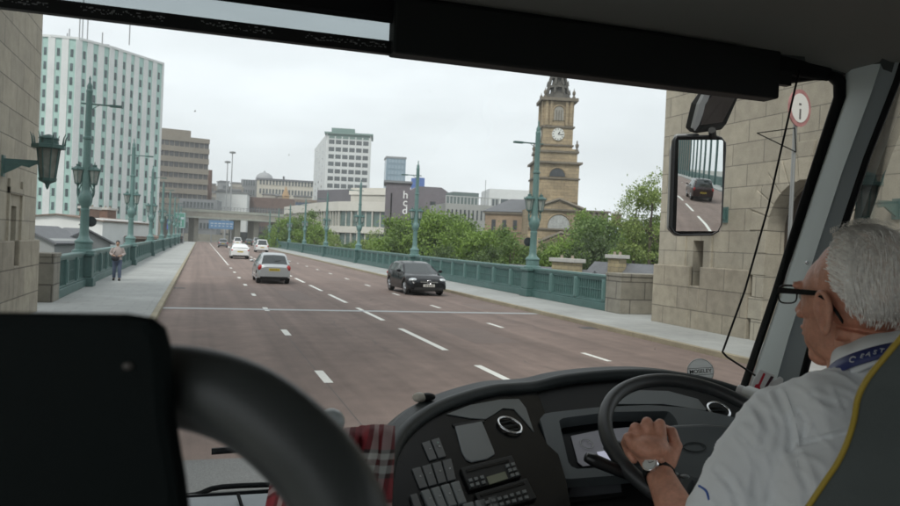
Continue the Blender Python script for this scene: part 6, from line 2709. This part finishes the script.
for j in range(NV + 1):
    row = []
    v = j / NV
    for i in range(NU):
        p, d = scalp(i / NU, v)
        th = .006 + .005 * math.sin(math.pi * min(1, v * 1.0)) + .004 * noise.noise(p * 40) + .003 * noise.noise(V((p.x * 160, p.y * 40, p.z * 60)))
        if v > .9:
            th *= (1 - v) / .1
            th += -.003
        row.append(p + d * th)
    rows.append(row)
cap.grid(rows, close=True)
hc = cap.build('hair', HAIRM, dr, smooth=True)
st_ = MB()
st_.M = HM
vs, fs = [], []
for k in range(7500):
    u = rnd.random()
    v = rnd.uniform(.02, 1.0) ** .7
    p, d = scalp(u, v)
    a = u * 2 * math.pi
    # combing: from the front back and down, with a wave
    side = V((math.sin(a), 0, 0))
    flow = V((0, -1, -.25)) + V((.35 * noise.noise(p * 14), .2 * noise.noise(p * 14 + V((9, 0, 0))), .45 * noise.noise(p * 16 + V((0, 5, 0)))))
    if d.z < .35:
        flow = V((.2 * noise.noise(p * 15), -.95, -.38)) + V((0, .25 * noise.noise(p * 30), .3 * noise.noise(p * 22)))
    if d.y < -.3:
        flow = V((.35 * noise.noise(p * 18), -.15, -1))
    flow = (flow - d * flow.dot(d)).normalized()
    ln_ = rnd.uniform(.022, .042) * (1 if v < .85 else .45)
    wv_ = .0009 * rnd.uniform(.6, 1.2)
    lift = rnd.uniform(.005, .0115)
    if rnd.random() < .04:
        lift += .012
    sd_ = flow.cross(d).normalized() * wv_
    prev = None
    for q in range(4):
        s = q / 3
        c = p + flow * ln_ * s + d * (lift * math.sin(math.pi * (.25 + .6 * s)) * 1.0 + .002)
        # keep outside the skull
        cc0 = c - V((0, -.020, .030))
        wq = sd_ * (.12, 1.0, .8, .1)[q]
        vs += [c - wq, c + wq]
        if q:
            o_ = len(vs) - 4
            fs.append((o_, o_ + 1, o_ + 3, o_ + 2))
st_.add(vs, fs)
st_.build('hair_strands', mat('hair_strand', (.93, .90, .84), .5, var=[(40, .12), (140, .22)], spec=.5), hc)
# eyebrows
eb = MB()
eb.M = HM
for s in (-1, 1):
    for k in range(60):
        x = s * rnd.uniform(.014, .048)
        p = V((x, .098 - abs(x) * .22, .026 + rnd.uniform(-.003, .003)))
        eb.tube([p, p + V((s * .007, .002, .003 * rnd.uniform(-.5, 1)))], .0005, 3)
eb.build('eyebrow', HAIRM, dr)

# glasses
gs = thing('glasses', 'black-rimmed glasses worn by the driver', 'glasses', HC)
fr = MB()
fr.M = HM
for s in (-1, 1):
    P = []
    for k in range(29):
        a = 2 * math.pi * k / 28
        ca, sa = math.cos(a), math.sin(a)
        x = .026 * (abs(ca) ** .6) * (1 if ca > 0 else -1)
        z = .017 * (abs(sa) ** .6) * (1 if sa > 0 else -1)
        P.append(V((s * .034 + x, .122 - abs(s * .034 + x) * .10, .004 + z)))
    fr.tube(P, .0016, 6, cap=False)
    fr.tube([P[k] for k in range(0, 15)], .0024, 6)
fr.tube([(-.009, .121, .010), (0, .124, .012), (.009, .121, .010)], .002, 6)
fr.build('rim', M_GLOSSBLK, gs, smooth=True)
for s in (-1, 1):
    tm = MB()
    tm.M = HM
    rows = []
    pts = [V((s * .062, .115, .012)), V((s * .071, .108, .012)), V((s * .079, .06, .012)), V((s * .086, .005, .012)), V((s * .087, -.015, .004)), V((s * .084, -.035, -.018)), V((s * .081, -.046, -.034))]
    hh_ = [.0055, .0058, .0050, .0045, .0042, .0035, .003]
    ring_ = []
    for p, h_ in zip(pts, hh_):
        rows.append([p + V((.0016, 0, h_)), p + V((-.0016, 0, h_)), p + V((-.0016, 0, -h_)), p + V((.0016, 0, -h_))])
    tm.grid(rows, close=True)
    tm.build('temple_arm', M_GLOSSBLK, gs)
    le = MB()
    le.M = HM
    P = []
    for k in range(24):
        a = 2 * math.pi * k / 24
        ca, sa = math.cos(a), math.sin(a)
        x = .026 * (abs(ca) ** .6) * (1 if ca > 0 else -1)
        z = .017 * (abs(sa) ** .6) * (1 if sa > 0 else -1)
        P.append(V((s * .034 + x, .122 - abs(s * .034 + x) * .10, .004 + z)))
    le.add(P, [tuple(range(24))])
    le.build('lens', M_PANE, gs)

# shirt
SHM = mat('shirt_white', (.88, .91, .92), .8, bump=(500, .15, .0006), var=[(5, .03)])
s_ = MB()
s_.ell((1.11, 1.03, 1.76), (.235, .155, .29), su=32, sv=20)
s_.ell((1.11, 1.02, 1.93), (.205, .12, .125), su=28, sv=16)
s_.tube([SH + V((0, 0, .006)), V((1.0, 1.04, 2.045)), V((1.10, 1.01, 2.072)), V((1.20, 1.04, 2.045)), V((1.285, 1.06, 1.985))], [.068, .068, .075, .068, .068], 20)
s_.ell(SH + V((0, 0, .0)), (.078, .080, .078))
ELs = EL.lerp(WR, .06)
s_.tube([SH, SH.lerp(EL, .5) + V((-.004, 0, -.006)), EL + V((0, .0, -.004)), ELs], [.080, .076, .066, .062], 22)
s_.ell(SH2, (.078, .080, .078))
s_.tube([SH2, SH2.lerp(EL2, .5), EL2, EL2.lerp(WR2, .15)], [.078, .072, .062, .055], 20)
me = fuse(s_, .0048, 14, .6)
NRM = [v.normal.copy() for v in me.vertices]
for v, n in zip(me.vertices, NRM):
    p = v.co.copy()
    # drag folds running from the shoulder down the sleeve and across the back
    w1_ = noise.noise(V((p.x * 9 + p.z * 6, p.y * 5, p.z * 4)))
    w2_ = noise.noise(V((p.x * 26 + p.z * 16, p.y * 12, p.z * 9 - p.x * 8)))
    w3_ = noise.noise(V((p.x * 60, p.y * 40, p.z * 25 + p.x * 30)))
    f_ = .009 * (abs(w1_) - .25) * 1.2 + .0035 * (max(0, 1 - abs(w2_) * 4.0)) ** 1.3 - .001 + .0010 * w3_
    v.co = p + n * f_
from mathutils.bvhtree import BVHTree


def _cast(tr, a_, b_, push):
    r_ = ray(a_, b_).normalized()
    h = tr.ray_cast(EYE, r_)
    return h[0] - r_ * push if h[0] is not None else None


# creases: polylines picked on the garment, pressed in with a ridge beside them
tr_ = BVHTree.FromPolygons([v.co for v in me.vertices], [tuple(p.vertices) for p in me.polygons])
CR = [([(776, 392), (782, 404), (788, 416), (792, 432), (790, 448)], .0050, .0060),
      ([(788, 418), (800, 412), (806, 424), (802, 436)], .0045, .0045),
      ([(794, 446), (812, 441), (830, 436), (846, 433)], .0040, .0050),
      ([(792, 452), (800, 466), (806, 484), (808, 502)], .0050, .0080),
      ([(750, 400), (762, 414), (768, 430), (762, 448)], .0040, .0070),
      ([(738, 432), (752, 446), (760, 468), (756, 492)], .0045, .0080),
      ([(812, 396), (826, 402), (842, 404)], .0030, .0060),
      ([(716, 470), (730, 482), (738, 502)], .0045, .0070)]
segs_ = []
for pts_, dp_, sg_ in CR:
    P_ = [_cast(tr_, a_, b_, 0) for a_, b_ in pts_]
    P_ = [q for q in P_ if q is not None]
    for a_, b_ in zip(P_, P_[1:]):
        segs_.append((a_, b_, dp_, sg_))
nrm_ = [v.normal.copy() for v in me.vertices]
for v, n_ in zip(me.vertices, nrm_):
    tot = 0.
    best = {}
    for a_, b_, dp_, sg_ in segs_:
        ab = b_ - a_
        t_ = max(0, min(1, (v.co - a_).dot(ab) / ab.length_squared))
        d_ = (v.co - a_ - ab * t_).length
        if d_ < sg_ * 3:
            k_ = (dp_, sg_)
            best[k_] = min(best.get(k_, 9), d_)
    for (dp_, sg_), d_ in best.items():
        dp_ *= .75
        tot += -dp_ * math.exp(-(d_ / sg_) ** 2) + dp_ * .7 * math.exp(-((d_ - 1.7 * sg_) / (sg_ * .7)) ** 2)
    if tot:
        v.co += n_ * tot
me.update()
tr_ = BVHTree.FromPolygons([v.co for v in me.vertices], [tuple(p.vertices) for p in me.polygons])
for nm_, pts_, r_, m_ in (('armhole_seam', [(783, 384), (787, 396), (792, 410), (797, 428), (799, 446), (797, 466)], .0009, SHM),
                          ('yoke_seam', [(797, 440), (815, 436), (832, 431), (850, 427)], .0009, SHM),
                          ('sleeve_stripe', [(696, 480), (699, 486), (706, 491), (709, 500)], .0022, mat('stripe_blue', (.05, .13, .45), .7))):
    P_ = [_cast(tr_, a_, b_, .0004) for a_, b_ in pts_]
    P_ = [q for q in P_ if q is not None]
    if len(P_) > 1:
        MB().tube(spline(P_, 4), r_, 6).build(nm_, m_, dr, smooth=True)
o = link('shirt', me, SHM, dr, True)
o.location = -dr.location
# open collar: standing band around the neck with fold-over
ce = V((1.116, 1.032, 2.124))
Rc = Matrix.Rotation(R(-29), 3, 'X')
rows = []
for r_, z_ in ((.066, .030), (.070, .034), (.082, .004), (.088, -.016), (.085, -.018), (.079, -.004)):
    row = []
    for k in range(49):
        a = R(-250) + R(320) * k / 48
        a = math.pi / 2 + R(25) + (2 * math.pi - R(50)) * k / 48
        droop = .018 * max(0, math.sin(a)) ** 2
        row.append(ce + Rc @ V((r_ * 1.02 * math.cos(a), r_ * 1.08 * math.sin(a), z_ - droop + .0015 * math.sin(a * 7))))
    rows.append(row)
cm_ = MB().grid(rows)
o = cm_.build('collar', SHM, dr, smooth=True)
o.modifiers.new('s', 'SOLIDIFY').thickness = .0018
# sleeve piping line
bl_ = MB()
P = [EL.lerp(SH, .05) + V((-.05, -.03, -.035)), EL.lerp(SH, .05) + V((-.062, -.01, -.01)), EL.lerp(SH, .05) + V((-.055, .02, .02))]
# lanyard: blue ribbon lying round the collar with pale lettering
ly = thing('lanyard', 'blue lanyard with white lettering around the driver collar', 'lanyard', ce)
rows = []
for r_, z_ in ((.0825, .012), (.0935, -.012)):
    row = []
    for k in range(61):
        a = math.pi / 2 + R(35) + (2 * math.pi - R(70)) * k / 60
        droop = .022 * max(0, math.sin(a)) ** 2
        row.append(ce + Rc @ V((r_ * 1.03 * math.cos(a), r_ * 1.09 * math.sin(a), z_ - droop)))
    rows.append(row)
o = MB().grid(rows).build('ribbon', mat('ribbon_blue', (.02, .035, .16), .5), ly, smooth=True)
o.modifiers.new('s', 'SOLIDIFY').thickness = .0015
for ch, ad in zip('CEAST', (197, 207, 213, 219, 225)):
    me = text_mesh(ch, .016 if ch == 'C' else .0115, .0003)
    a = R(ad)
    c = ce + Rc @ V((.0888 * 1.03 * math.cos(a), .0888 * 1.09 * math.sin(a), .000))
    nn = (Rc @ V((math.cos(a), math.sin(a), .45))).normalized()
    lo = link('lettering', me, mat('ribbon_text', (.6, .62, .66), .6), o)
    lo.matrix_local = Matrix.Translation(c + nn * .0022 - ly.location) @ frame(nn).to_4x4()

# ------------------------------------------------------------------ air
hz = MB().box((-700, -700, -22), (700, 640, 75)).mesh('haze')
hm = bpy.data.materials.new('haze_air')
hm.use_nodes = True
hn = hm.node_tree
hn.nodes.remove(hn.nodes['Principled BSDF'])
pv = hn.nodes.new('ShaderNodeVolumePrincipled')
pv.inputs['Color'].default_value = (.95, .98, 1.0, 1)
pv.inputs['Density'].default_value = .0005
pv.inputs['Anisotropy'].default_value = .2
hn.links.new(pv.outputs[0], hn.nodes['Material Output'].inputs['Volume'])
tag(link('haze', hz, hm), kind='stuff')

# ------------------------------------------------------------------ camera and render settings
cam = bpy.data.cameras.new('camera')
cam.sensor_width = 36
cam.lens = 36 * F / 900
cam.clip_start = .02
cam.clip_end = 6000
cam.dof.use_dof = True
cam.dof.focus_distance = 3.0
cam.dof.aperture_fstop = 8.0
co = bpy.data.objects.new('camera', cam)
COL.objects.link(co)
co.matrix_world = Matrix.Translation(EYE) @ ROT.to_4x4()
SC.camera = co
SC.render.engine = 'CYCLES'
SC.cycles.use_denoising = True
SC.cycles.max_bounces = 8
SC.cycles.transparent_max_bounces = 24
SC.cycles.caustics_reflective = False
SC.cycles.caustics_refractive = False
SC.view_settings.view_transform = 'Standard'
SC.view_settings.look = 'None'
SC.view_settings.exposure = .5
SC.view_settings.gamma = 1
SC.render.film_transparent = False
